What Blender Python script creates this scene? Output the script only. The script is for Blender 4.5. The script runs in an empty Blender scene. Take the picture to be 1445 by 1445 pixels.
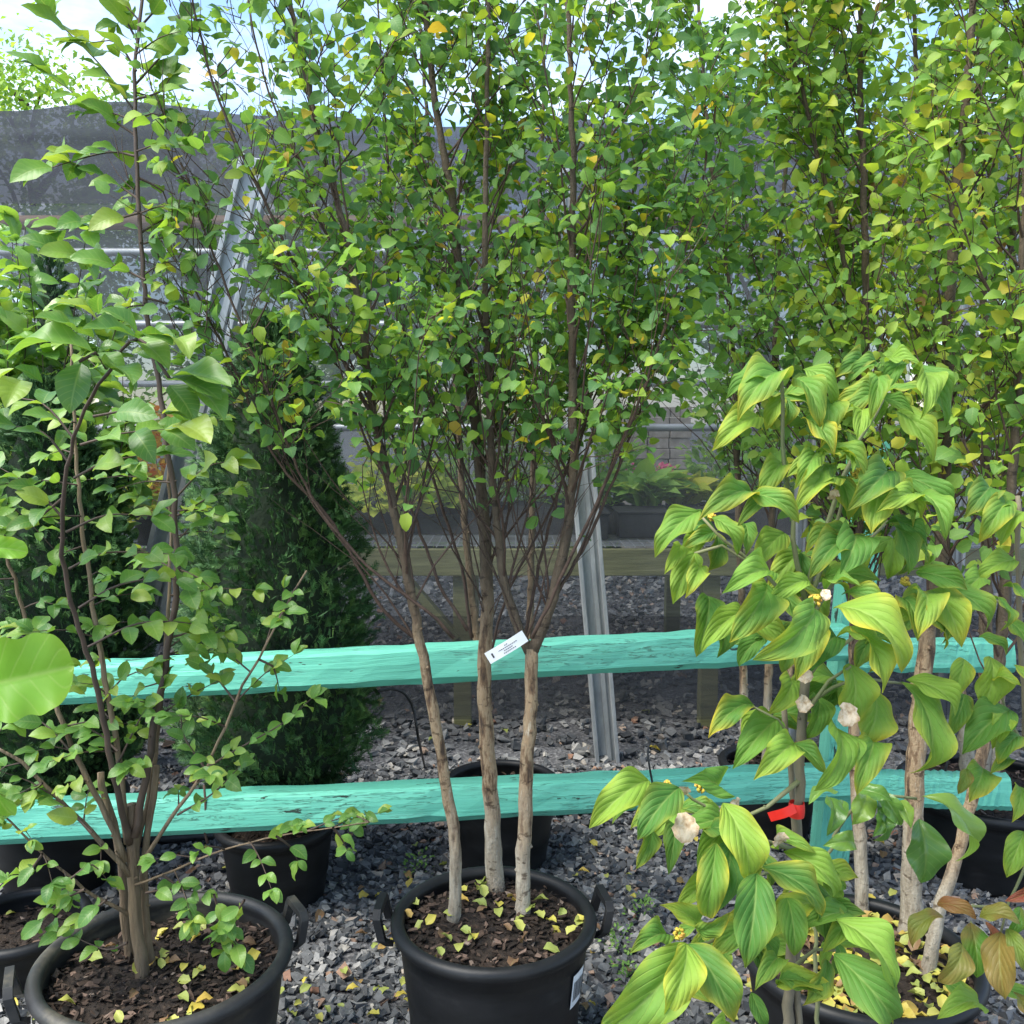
import bpy, math, random
import numpy as np
from mathutils import Vector, Matrix

# ------------------------------------------------------------------ camera, sky, sun, exposure
SC = bpy.context.scene
COL = SC.collection
H, PITCH, FPX = 1.62, math.radians(6.0), 1334.0
cam_d = bpy.data.cameras.new('camera'); cam = bpy.data.objects.new('camera', cam_d); COL.objects.link(cam)
cam.location = (0, 0, H); cam.rotation_euler = (math.radians(90) - PITCH, 0, 0)
cam_d.sensor_width = 36; cam_d.lens = 36 * FPX / 1445; cam_d.clip_end = 500; cam_d.clip_start = .02
SC.camera = cam
SUN_EL, SUN_AZ = math.radians(57), math.radians(-118)     # azimuth from +Y, positive to +X
world = bpy.data.worlds.new('World'); SC.world = world; world.use_nodes = True
wn, wl = world.node_tree.nodes, world.node_tree.links
wn.clear()
w_out = wn.new('ShaderNodeOutputWorld'); w_bg = wn.new('ShaderNodeBackground'); w_bg.inputs[1].default_value = .122
sky = wn.new('ShaderNodeTexSky'); sky.sky_type = 'NISHITA'; sky.sun_disc = False
sky.sun_elevation = SUN_EL; sky.sun_rotation = SUN_AZ; sky.air_density = 1.0; sky.dust_density = .4; sky.ozone_density = 2.5
tc = wn.new('ShaderNodeTexCoord'); mp = wn.new('ShaderNodeMapping'); mp.inputs['Scale'].default_value = (1.0, 1.0, 2.6); mp.inputs['Location'].default_value = (.35, .1, .22)
nz = wn.new('ShaderNodeTexNoise'); nz.inputs['Scale'].default_value = 2.3; nz.inputs['Detail'].default_value = 9; nz.inputs['Roughness'].default_value = .58
rp = wn.new('ShaderNodeValToRGB'); rp.color_ramp.elements[0].position = .49; rp.color_ramp.elements[1].position = .70
mx = wn.new('ShaderNodeMix'); mx.data_type = 'RGBA'; mx.inputs['B'].default_value = (4.6, 4.8, 5.1, 1)
wl.new(tc.outputs['Generated'], mp.inputs[0]); wl.new(mp.outputs[0], nz.inputs['Vector']); wl.new(nz.outputs[0], rp.inputs[0])
wl.new(rp.outputs[0], mx.inputs['Factor']); wl.new(sky.outputs[0], mx.inputs['A']); wl.new(mx.outputs['Result'], w_bg.inputs[0]); wl.new(w_bg.outputs[0], w_out.inputs[0])
sun_d = bpy.data.lights.new('sun', 'SUN'); sun = bpy.data.objects.new('sun', sun_d); COL.objects.link(sun)
sun_d.energy = 2.7; sun_d.angle = math.radians(40); sun_d.color = (1, .96, .88)
sun_to = Vector((math.sin(SUN_AZ) * math.cos(SUN_EL), math.cos(SUN_AZ) * math.cos(SUN_EL), math.sin(SUN_EL)))
sun.rotation_euler = sun_to.to_track_quat('Z', 'Y').to_euler(); sun.location = (0, 0, 12)
vs = SC.view_settings; vs.view_transform = 'Standard'; vs.look = 'None'; vs.gamma = 1; vs.use_curve_mapping = False; vs.exposure = 1.7
SC.render.engine = 'CYCLES'; SC.cycles.max_bounces = 4; SC.cycles.diffuse_bounces = 3; SC.cycles.glossy_bounces = 2; SC.cycles.transparent_max_bounces = 8; SC.cycles.transmission_bounces = 3
SC.cycles.use_denoising = True; SC.cycles.sample_clamp_indirect = 6

# ------------------------------------------------------------------ pixel -> place
_f = Vector((0, math.cos(PITCH), -math.sin(PITCH))); _u = Vector((0, math.sin(PITCH), math.cos(PITCH)))
def ray(px, py): return _f + Vector((1, 0, 0)) * ((px - 722.5) / FPX) + _u * (-(py - 722.5) / FPX)
def P(px, py, Y):
    d = ray(px, py); return Vector((0, 0, H)) + d * (Y / d.y)
def G(px, py, z=0.0):
    d = ray(px, py); return Vector((0, 0, H)) + d * ((z - H) / d.z)
def inframe(p):
    d = Vector(p) - Vector((0, 0, H)); f = d.dot(_f)
    if f < .1: return False
    return abs(d.x / f) < .545 and abs(d.dot(_u) / f) < .545

# ------------------------------------------------------------------ materials
def nt(name):
    m = bpy.data.materials.new(name); m.use_nodes = True
    n, l = m.node_tree.nodes, m.node_tree.links; n.clear()
    o = n.new('ShaderNodeOutputMaterial'); return m, n, l, o
def ramp(n, stops, interp='LINEAR'):
    r = n.new('ShaderNodeValToRGB'); r.color_ramp.interpolation = interp; e = r.color_ramp.elements
    while len(e) < len(stops): e.new(.5)
    for k, (p, c) in zip(e, stops): k.position = p; k.color = (*c, 1)
    return r
def mth(n, l, op, a, b=None, clamp=False):
    x = n.new('ShaderNodeMath'); x.operation = op; x.use_clamp = clamp
    for i, v in enumerate((a, b)):
        if v is None: continue
        if isinstance(v, (int, float)): x.inputs[i].default_value = v
        else: l.new(v, x.inputs[i])
    return x.outputs[0]
def mixc(n, l, f, a, b, mode='MIX'):
    x = n.new('ShaderNodeMix'); x.data_type = 'RGBA'; x.blend_type = mode
    for key, v in (('Factor', f), ('A', a), ('B', b)):
        if isinstance(v, (int, float)): x.inputs[key].default_value = v
        elif isinstance(v, tuple): x.inputs[key].default_value = (*v, 1)
        else: l.new(v, x.inputs[key])
    return x.outputs['Result']
def mat(name, stops, scale=8, stretch=(1, 1, 1), rough=.7, bump=.3, bscale=None, detail=6, spec=.4, metal=0, coords='Object', bdist=.01, rough_var=0):
    m, n, l, o = nt(name); b = n.new('ShaderNodeBsdfPrincipled'); l.new(b.outputs[0], o.inputs[0])
    tcn = n.new('ShaderNodeTexCoord'); mpn = n.new('ShaderNodeMapping'); mpn.inputs['Scale'].default_value = stretch
    l.new(tcn.outputs[coords], mpn.inputs[0])
    z = n.new('ShaderNodeTexNoise'); z.inputs['Scale'].default_value = scale; z.inputs['Detail'].default_value = detail; z.inputs['Roughness'].default_value = .62
    l.new(mpn.outputs[0], z.inputs['Vector'])
    r = ramp(n, stops); l.new(z.outputs[0], r.inputs[0]); l.new(r.outputs[0], b.inputs['Base Color'])
    b.inputs['Roughness'].default_value = rough; b.inputs['Specular IOR Level'].default_value = spec; b.inputs['Metallic'].default_value = metal
    if rough_var: l.new(mth(n, l, 'MULTIPLY_ADD', z.outputs[0], rough_var), b.inputs['Roughness']); b.inputs['Roughness'].links[0].from_node.inputs[2].default_value = rough - rough_var / 2
    if bump:
        z2 = n.new('ShaderNodeTexNoise'); z2.inputs['Scale'].default_value = bscale or scale * 3; z2.inputs['Detail'].default_value = 8
        l.new(mpn.outputs[0], z2.inputs['Vector'])
        bp = n.new('ShaderNodeBump'); bp.inputs['Strength'].default_value = bump; bp.inputs['Distance'].default_value = bdist
        l.new(z2.outputs[0], bp.inputs['Height']); l.new(bp.outputs[0], b.inputs['Normal'])
    return m
def tintval(n, l):
    a = n.new('ShaderNodeAttribute'); a.attribute_name = 'tint'; oi = n.new('ShaderNodeObjectInfo')
    return mth(n, l, 'FRACT', mth(n, l, 'ADD', a.outputs['Fac'], oi.outputs['Random']))
def leafmat(name, stops, trans=.4, rough=.42, spec=.45, vein=.25, nv=7, arc=.35, edge=None, edge_amt=.8, blotch=None, tcol=1.0, bump=.12):
    m, n, l, o = nt(name)
    t = tintval(n, l); r = ramp(n, stops); l.new(t, r.inputs[0]); c = r.outputs[0]
    uv = n.new('ShaderNodeUVMap'); sx = n.new('ShaderNodeSeparateXYZ'); l.new(uv.outputs[0], sx.inputs[0])
    ay = mth(n, l, 'ABSOLUTE', mth(n, l, 'MULTIPLY', mth(n, l, 'SUBTRACT', sx.outputs[1], .5), 2.0))
    g = n.new('ShaderNodeNewGeometry'); tcn = n.new('ShaderNodeTexCoord')
    z = n.new('ShaderNodeTexNoise'); z.inputs['Scale'].default_value = 26; z.inputs['Detail'].default_value = 5; l.new(g.outputs['Position'], z.inputs['Vector'])
    if edge:
        e = mth(n, l, 'ADD', mth(n, l, 'POWER', ay, 3.0), mth(n, l, 'POWER', sx.outputs[0], 5.0))
        e = mth(n, l, 'MULTIPLY', e, mth(n, l, 'MULTIPLY', mth(n, l, 'SUBTRACT', z.outputs[0], .28), edge_amt * 2.2), True)
        e = mth(n, l, 'MULTIPLY', e, mth(n, l, 'FRACT', mth(n, l, 'MULTIPLY', t, 7.3)), True)
        c = mixc(n, l, e, c, edge)
    if blotch:
        zz = n.new('ShaderNodeTexNoise'); zz.inputs['Scale'].default_value = 13; l.new(g.outputs['Position'], zz.inputs['Vector'])
        rb = ramp(n, [(.46, (0, 0, 0)), (.66, (1, 1, 1))]); l.new(zz.outputs[0], rb.inputs[0])
        c = mixc(n, l, rb.outputs[0], c, blotch)
    # veins: midrib and side veins that curve to the tip
    ph = mth(n, l, 'MULTIPLY', mth(n, l, 'SUBTRACT', sx.outputs[0], mth(n, l, 'MULTIPLY', ay, arc)), float(nv))
    pv = mth(n, l, 'ABSOLUTE', mth(n, l, 'SUBTRACT', mth(n, l, 'FRACT', ph), .5))
    sv = mth(n, l, 'MULTIPLY', mth(n, l, 'SUBTRACT', .10, pv), 10.0, True)
    mr = mth(n, l, 'MULTIPLY', mth(n, l, 'SUBTRACT', .09, ay), 12.0, True)
    vv = mth(n, l, 'MAXIMUM', mth(n, l, 'MULTIPLY', sv, .6), mr)
    c = mixc(n, l, mth(n, l, 'MULTIPLY', vv, vein), c, (.42, .52, .16))
    c = mixc(n, l, mth(n, l, 'MULTIPLY', z.outputs[0], .5), c, (.5, .5, .5), 'OVERLAY')
    b = n.new('ShaderNodeBsdfPrincipled'); l.new(c, b.inputs['Base Color']); b.inputs['Roughness'].default_value = rough; b.inputs['Specular IOR Level'].default_value = spec
    bp = n.new('ShaderNodeBump'); bp.inputs['Strength'].default_value = bump; bp.inputs['Distance'].default_value = .0015
    l.new(mth(n, l, 'SUBTRACT', mth(n, l, 'MULTIPLY', pv, 2.0), vv), bp.inputs['Height']); l.new(bp.outputs[0], b.inputs['Normal'])
    tr = n.new('ShaderNodeBsdfTranslucent'); l.new(mixc(n, l, .75, c, (1.0 * tcol, .95 * tcol, .28 * tcol), 'SOFT_LIGHT'), tr.inputs[0])
    ms = n.new('ShaderNodeMixShader'); ms.inputs[0].default_value = trans
    l.new(b.outputs[0], ms.inputs[1]); l.new(tr.outputs[0], ms.inputs[2]); l.new(ms.outputs[0], o.inputs[0])
    return m
def tintmat(name, stops, rough=.8, spec=.3, bump=.4, bscale=90, interp='LINEAR'):
    m, n, l, o = nt(name); b = n.new('ShaderNodeBsdfPrincipled'); l.new(b.outputs[0], o.inputs[0])
    r = ramp(n, stops, interp); l.new(tintval(n, l), r.inputs[0])
    g = n.new('ShaderNodeNewGeometry'); z = n.new('ShaderNodeTexNoise'); z.inputs['Scale'].default_value = bscale; z.inputs['Detail'].default_value = 5; l.new(g.outputs['Position'], z.inputs['Vector'])
    c = mixc(n, l, .55, r.outputs[0], z.outputs[0], 'OVERLAY'); l.new(c, b.inputs['Base Color'])
    b.inputs['Roughness'].default_value = rough; b.inputs['Specular IOR Level'].default_value = spec
    bp = n.new('ShaderNodeBump'); bp.inputs['Strength'].default_value = bump; bp.inputs['Distance'].default_value = .004; l.new(z.outputs[0], bp.inputs['Height']); l.new(bp.outputs[0], b.inputs['Normal'])
    return m

M = {}
GRN = [(0, (.085, .19, .070)), (.35, (.11, .24, .070)), (.62, (.15, .30, .065)), (.82, (.21, .37, .05)), (.95, (.30, .41, .05)), (.985, (.58, .50, .05)), (1, (.50, .30, .05))]
M['birch_leaf'] = leafmat('birch_leaf', GRN, .46, .52, .32, .18, 7, .3)
M['birch_leaf_yellowing'] = leafmat('birch_leaf_yellowing', [(0, (.10, .21, .05)), (.3, (.15, .29, .055)), (.6, (.22, .37, .06)), (.84, (.32, .43, .06)), (.965, (.46, .48, .06)), (.99, (.50, .42, .06)), (1, (.24, .12, .05))], .46, .54, .32, .2, 7, .3)
M['birch_leaf_dark'] = leafmat('birch_leaf_dark', [(0, (.07, .17, .05)), (.5, (.11, .24, .06)), (.85, (.15, .30, .06)), (1, (.26, .36, .05))], .46, .54, .32, .18, 7, .3)
M['myrtle_leaf'] = leafmat('myrtle_leaf', [(0, (.08, .19, .04)), (.4, (.12, .26, .05)), (.75, (.18, .33, .055)), (1, (.28, .37, .06))], .40, .38, .42, .3, 8, .2, (.30, .16, .04), .25)
M['dogwood_leaf'] = leafmat('dogwood_leaf', [(0, (.065, .18, .035)), (.5, (.125, .275, .045)), (1, (.23, .37, .05))], .36, .60, .25, .30, 6, .5, (.62, .46, .04), 1.0, None, 1.0, .6)
M['dogwood_leaf_red'] = leafmat('dogwood_leaf_red', [(0, (.10, .24, .03)), (.3, (.17, .27, .04)), (.55, (.27, .20, .05)), (.8, (.30, .12, .05)), (1, (.28, .06, .04))], .36, .45, .4, .22, 6, .5, (.34, .09, .04), .9, (.28, .17, .05), 1.0, .5)
M['bright_leaf'] = leafmat('bright_leaf', [(0, (.16, .36, .03)), (1, (.20, .40, .035))], .45, .4, .4, .3, 5, .3, (.5, .4, .05), .4)
M['bush_leaf'] = leafmat('bush_leaf', [(0, (.10, .22, .05)), (.6, (.16, .32, .06)), (1, (.26, .40, .07))], .42, .28, .6, .25, 8, .2)
M['lime_leaf'] = leafmat('lime_leaf', [(0, (.32, .45, .05)), (.6, (.46, .55, .07)), (1, (.58, .58, .08))], .4, .5, .3, .2, 6, .3)
M['fern_leaf'] = leafmat('fern_leaf', [(0, (.15, .31, .07)), (.6, (.23, .42, .09)), (1, (.32, .50, .11))], .4, .5, .3, .15, 6, .2)
M['grey_leaf'] = leafmat('grey_leaf', [(0, (.17, .27, .11)), (.6, (.28, .40, .17)), (1, (.38, .48, .22))], .4, .5, .3, .15, 6, .2)
M['orange_leaf'] = leafmat('orange_leaf', [(0, (.55, .30, .05)), (.5, (.62, .40, .08)), (.8, (.50, .10, .03)), (1, (.20, .30, .04))], .4, .5, .3, .2, 6, .2)
M['pink_petal'] = leafmat('pink_petal', [(0, (.55, .06, .20)), (1, (.75, .22, .38))], .4, .5, .3, 0)
M['fallen_leaf'] = leafmat('fallen_leaf', [(0, (.27, .32, .08)), (.3, (.38, .39, .09)), (.55, (.52, .43, .07)), (.72, (.48, .32, .07)), (.84, (.24, .14, .07)), (1, (.15, .085, .05))], .15, .5, .35, .2, 6, .3)
M['dry_bract'] = mat('dry_bract', [(.30, (.24, .14, .07)), (.46, (.50, .36, .22)), (.6, (.64, .51, .36))], 3.5, rough=.8, bump=.25, bscale=5, detail=3)
M['flower_head'] = tintmat('flower_head', [(0, (.35, .30, .04)), (.6, (.55, .42, .05)), (1, (.5, .25, .06))], .7)
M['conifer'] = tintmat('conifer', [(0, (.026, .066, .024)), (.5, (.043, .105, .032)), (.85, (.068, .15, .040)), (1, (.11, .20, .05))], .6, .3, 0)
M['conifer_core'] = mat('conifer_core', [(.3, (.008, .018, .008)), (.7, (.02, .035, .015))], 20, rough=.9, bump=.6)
M['far_leaf'] = leafmat('far_leaf', [(0, (.10, .22, .04)), (.6, (.20, .36, .06)), (1, (.32, .46, .09))], .5, .5, .3, 0)
M['far_leaf_dark'] = leafmat('far_leaf_dark', [(0, (.03, .09, .03)), (.6, (.06, .15, .04)), (1, (.10, .20, .05))], .4, .5, .3, 0)
M['twig'] = mat('twig', [(.3, (.050, .029, .021)), (.7, (.10, .062, .042))], 40, rough=.75, bump=.3)
M['myrtle_stem'] = mat('myrtle_stem', [(.3, (.085, .056, .034)), (.55, (.19, .135, .080)), (.75, (.28, .21, .14))], 18, (1, 1, .16), rough=.75, bump=1.0, bscale=60, bdist=.015)
M['dark_stem'] = mat('dark_stem', [(.3, (.042, .028, .020)), (.7, (.088, .058, .040))], 20, (1, 1, .3), rough=.65, bump=.4)
M['green_stem'] = mat('green_stem', [(.35, (.13, .16, .06)), (.65, (.20, .19, .10))], 20, (1, 1, .3), rough=.6, bump=.3)
M['dogwood_bark'] = mat('dogwood_bark', [(.3, (.10, .085, .055)), (.6, (.19, .16, .105)), (.75, (.27, .23, .16))], 18, (1, 1, .3), rough=.75, bump=.5)

def birch_bark(name, z_white, z_brown):
    m, n, l, o = nt(name); b = n.new('ShaderNodeBsdfPrincipled'); l.new(b.outputs[0], o.inputs[0]); b.inputs['Roughness'].default_value = .8
    g = n.new('ShaderNodeNewGeometry'); s = n.new('ShaderNodeSeparateXYZ'); l.new(g.outputs['Position'], s.inputs[0])
    def noise(scale, st, det=7):
        mpn = n.new('ShaderNodeMapping'); mpn.inputs['Scale'].default_value = st; l.new(g.outputs['Position'], mpn.inputs[0])
        z = n.new('ShaderNodeTexNoise'); z.inputs['Scale'].default_value = scale; z.inputs['Detail'].default_value = det; z.inputs['Roughness'].default_value = .65; l.new(mpn.outputs[0], z.inputs['Vector']); return z.outputs[0]
    n1 = noise(45, (1, 1, .22)); n2 = noise(16, (1, 1, .5)); n3 = noise(120, (1, 1, .8))
    r1 = ramp(n, [(.30, (.10, .075, .052)), (.42, (.28, .23, .165)), (.62, (.42, .365, .28))]); l.new(n1, r1.inputs[0])
    r2 = ramp(n, [(.36, (.060, .036, .022)), (.44, (.19, .115, .06)), (.50, (.36, .26, .155)), (.58, (.30, .20, .11)), (.66, (.50, .43, .32))]); l.new(n1, r2.inputs[0])
    r3 = ramp(n, [(.30, (.060, .043, .028)), (.6, (.125, .090, .056)), (.75, (.19, .145, .095))]); l.new(n1, r3.inputs[0])
    zz = mth(n, l, 'ADD', s.outputs[2], mth(n, l, 'MULTIPLY', mth(n, l, 'SUBTRACT', n2, .5), .35))
    f1 = mth(n, l, 'MULTIPLY', mth(n, l, 'SUBTRACT', zz, z_white), 7.0, True); f2 = mth(n, l, 'MULTIPLY', mth(n, l, 'SUBTRACT', zz, z_brown), 4.0, True)
    c = mixc(n, l, f2, mixc(n, l, f1, r1.outputs[0], r2.outputs[0]), r3.outputs[0])
    rk = ramp(n, [(.60, (1, 1, 1)), (.66, (.22, .17, .13))]); l.new(noise(22, (1, 1, 2.2), 3), rk.inputs[0])
    l.new(mixc(n, l, .8, c, rk.outputs[0], 'MULTIPLY'), b.inputs['Base Color'])
    bp = n.new('ShaderNodeBump'); bp.inputs['Strength'].default_value = 1.0; bp.inputs['Distance'].default_value = .012; l.new(mth(n, l, 'ADD', n1, mth(n, l, 'MULTIPLY', n3, .4)), bp.inputs['Height']); l.new(bp.outputs[0], b.inputs['Normal'])
    return m
M['birch_bark'] = birch_bark('birch_bark', .52, .98)
M['birch_bark_brown'] = birch_bark('birch_bark_brown', .50, .72)

M['plastic'] = mat('black_plastic', [(.35, (.007, .0075, .008)), (.6, (.012, .0125, .0135)), (.78, (.032, .032, .031))], 7, (1, 1, 2.5), rough=.48, bump=.12, bscale=60, spec=.3, bdist=.003, rough_var=.25)
M['plastic_dusty'] = mat('dusty_plastic', [(.40, (.014, .014, .015)), (.55, (.030, .029, .026)), (.70, (.11, .095, .065))], 6, (1, 1, 2.0), rough=.55, bump=.15, bscale=60, bdist=.003)
M['soil'] = mat('soil', [(.3, (.012, .009, .007)), (.55, (.030, .021, .015)), (.75, (.07, .048, .032))], 60, rough=.95, bump=1, bscale=120, bdist=.012)
M['mulch'] = tintmat('mulch_chip', [(0, (.012, .009, .007)), (.5, (.030, .020, .014)), (.82, (.065, .042, .029)), (.96, (.15, .10, .075)), (1, (.24, .19, .15))], .85, .3)
M['stone'] = tintmat('gravel_stone', [(0, (.045, .047, .050)), (.45, (.105, .108, .110)), (.72, (.185, .185, .182)), (.88, (.30, .29, .27)), (.95, (.36, .33, .28)), (.975, (.30, .19, .13)), (1, (.16, .08, .05))], .7, .4, .6, 70)
M['ground'] = mat('gravel_ground', [(.3, (.03, .03, .032)), (.5, (.10, .10, .105)), (.68, (.22, .22, .22))], 55, rough=.9, bump=1, bscale=60, bdist=.02, detail=3)
M['grass'] = tintmat('weed_green', [(0, (.07, .16, .03)), (1, (.16, .28, .05))], .6, .3, 0)
M['galv'] = mat('galvanised_steel', [(.3, (.22, .235, .24)), (.55, (.33, .35, .36)), (.75, (.44, .46, .47))], 20, (1, 1, .3), rough=.5, bump=.12, metal=.25, spec=.5)
M['pipe'] = mat('pipe_steel', [(.3, (.25, .27, .28)), (.7, (.40, .42, .44))], 10, rough=.45, bump=0, metal=.5)
M['timber'] = mat('green_timber', [(.3, (.10, .10, .045)), (.55, (.17, .17, .075)), (.75, (.24, .23, .12))], 6, (.6, 6, 6), rough=.8, bump=.3)
M['beam'] = mat('brown_beam', [(.3, (.14, .09, .065)), (.7, (.26, .19, .15))], 6, (.5, 6, 6), rough=.8, bump=.3)
M['wire'] = mat('wire', [(.3, (.28, .29, .3)), (.7, (.4, .41, .42))], 10, rough=.45, bump=0, metal=.5)
M['fabric'] = mat('ground_fabric', [(.3, (.008, .009, .010)), (.7, (.02, .021, .024))], 14, rough=.7, bump=.4, bscale=9, bdist=.05)
M['rubber'] = mat('black_rubber', [(.3, (.012, .012, .013)), (.7, (.03, .03, .03))], 20, rough=.45, bump=.1)
M['white_tag'] = mat('white_tag', [(.3, (.74, .75, .76)), (.7, (.82, .82, .82))], 20, rough=.5, bump=0)
M['ink'] = mat('ink', [(.3, (.03, .03, .03)), (.7, (.06, .06, .06))], 20, rough=.6, bump=0)
M['red'] = mat('red_ribbon', [(.3, (.55, .012, .010)), (.7, (.72, .03, .02))], 20, rough=.4, bump=0)
M['paver'] = mat('paver_stone', [(.3, (.26, .22, .18)), (.55, (.40, .35, .30)), (.75, (.52, .47, .42))], 9, rough=.9, bump=.6)
M['teal_pot'] = mat('teal', [(.3, (.03, .30, .30)), (.7, (.05, .38, .36))], 9, rough=.5, bump=0)

def paint():
    m, n, l, o = nt('turquoise_paint'); b = n.new('ShaderNodeBsdfPrincipled'); l.new(b.outputs[0], o.inputs[0]); b.inputs['Roughness'].default_value = .42; b.inputs['Specular IOR Level'].default_value = .35
    t = n.new('ShaderNodeTexCoord')
    def noise(scale, st, det=6, rg=.6, dist=0):
        mpn = n.new('ShaderNodeMapping'); mpn.inputs['Scale'].default_value = st; l.new(t.outputs['UV'], mpn.inputs[0])
        z = n.new('ShaderNodeTexNoise'); z.inputs['Scale'].default_value = scale; z.inputs['Detail'].default_value = det; z.inputs['Roughness'].default_value = rg; z.inputs['Distortion'].default_value = dist; l.new(mpn.outputs[0], z.inputs['Vector']); return z.outputs[0]
    grain = noise(60, (.045, 1, 1), 8, .7, .5); big = noise(5, (.5, 2, 1)); chip = noise(22, (.34, 1.2, 1), 5, .62); crack = noise(75, (.07, 1, 1), 5, .6, .35)
    c = ramp(n, [(.3, (.085, .36, .255)), (.5, (.125, .47, .34)), (.7, (.18, .55, .41))]); l.new(mth(n, l, 'ADD', mth(n, l, 'MULTIPLY', grain, .5), mth(n, l, 'MULTIPLY', big, .5)), c.inputs[0])
    cr = ramp(n, [(.485, (0, 0, 0)), (.5, (1, 1, 1)), (.515, (0, 0, 0))]); l.new(crack, cr.inputs[0])
    gate = ramp(n, [(.48, (0, 0, 0)), (.62, (1, 1, 1))]); l.new(big, gate.inputs[0])
    ck = mth(n, l, 'MULTIPLY', cr.outputs[0], gate.outputs[0])
    ch = ramp(n, [(.648, (0, 0, 0)), (.66, (1, 1, 1))]); l.new(chip, ch.inputs[0])
    d = mth(n, l, 'MAXIMUM', mth(n, l, 'MULTIPLY', ck, .6), ch.outputs[0])
    l.new(mixc(n, l, d, c.outputs[0], (.035, .06, .045)), b.inputs['Base Color'])
    bp = n.new('ShaderNodeBump'); bp.inputs['Strength'].default_value = .8; bp.inputs['Distance'].default_value = .004
    l.new(mth(n, l, 'SUBTRACT', grain, mth(n, l, 'MULTIPLY', d, 1.2)), bp.inputs['Height']); l.new(bp.outputs[0], b.inputs['Normal'])
    return m
M['paint'] = paint()
def cloth(name, op, col):
    m, n, l, o = nt(name); d = n.new('ShaderNodeBsdfDiffuse'); t = n.new('ShaderNodeBsdfTransparent'); tl = n.new('ShaderNodeBsdfTranslucent'); a = n.new('ShaderNodeMixShader'); s = n.new('ShaderNodeMixShader')
    g = n.new('ShaderNodeNewGeometry'); mpn = n.new('ShaderNodeMapping'); mpn.inputs['Scale'].default_value = (.5, 1, 2.2); l.new(g.outputs['Position'], mpn.inputs[0])
    z = n.new('ShaderNodeTexNoise'); z.inputs['Scale'].default_value = 2.2; z.inputs['Detail'].default_value = 7; l.new(mpn.outputs[0], z.inputs['Vector'])
    r = ramp(n, [(.3, tuple(c * .75 for c in col)), (.7, tuple(min(1, c * 1.25) for c in col))]); l.new(z.outputs[0], r.inputs[0])
    l.new(r.outputs[0], d.inputs[0]); l.new(r.outputs[0], tl.inputs[0]); a.inputs[0].default_value = .35; l.new(d.outputs[0], a.inputs[1]); l.new(tl.outputs[0], a.inputs[2])
    s.inputs[0].default_value = op; l.new(t.outputs[0], s.inputs[1]); l.new(a.outputs[0], s.inputs[2]); l.new(s.outputs[0], o.inputs[0])
    return m
M['shade_wall'] = cloth('shade_cloth_wall', .24, (.20, .215, .23)); M['shade_roof'] = cloth('shade_cloth_roof', .74, (.060, .064, .074)); M['dark_veil'] = cloth('dark_veil_cloth', .52, (.045, .048, .055)); M['shade_rear'] = cloth('shade_cloth_rear', .82, (.07, .075, .085)); M['shade_back'] = cloth('shade_cloth_back', .74, (.12, .135, .14))  # the densest dark cloth is for the added low sheet that imitates shade

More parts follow.
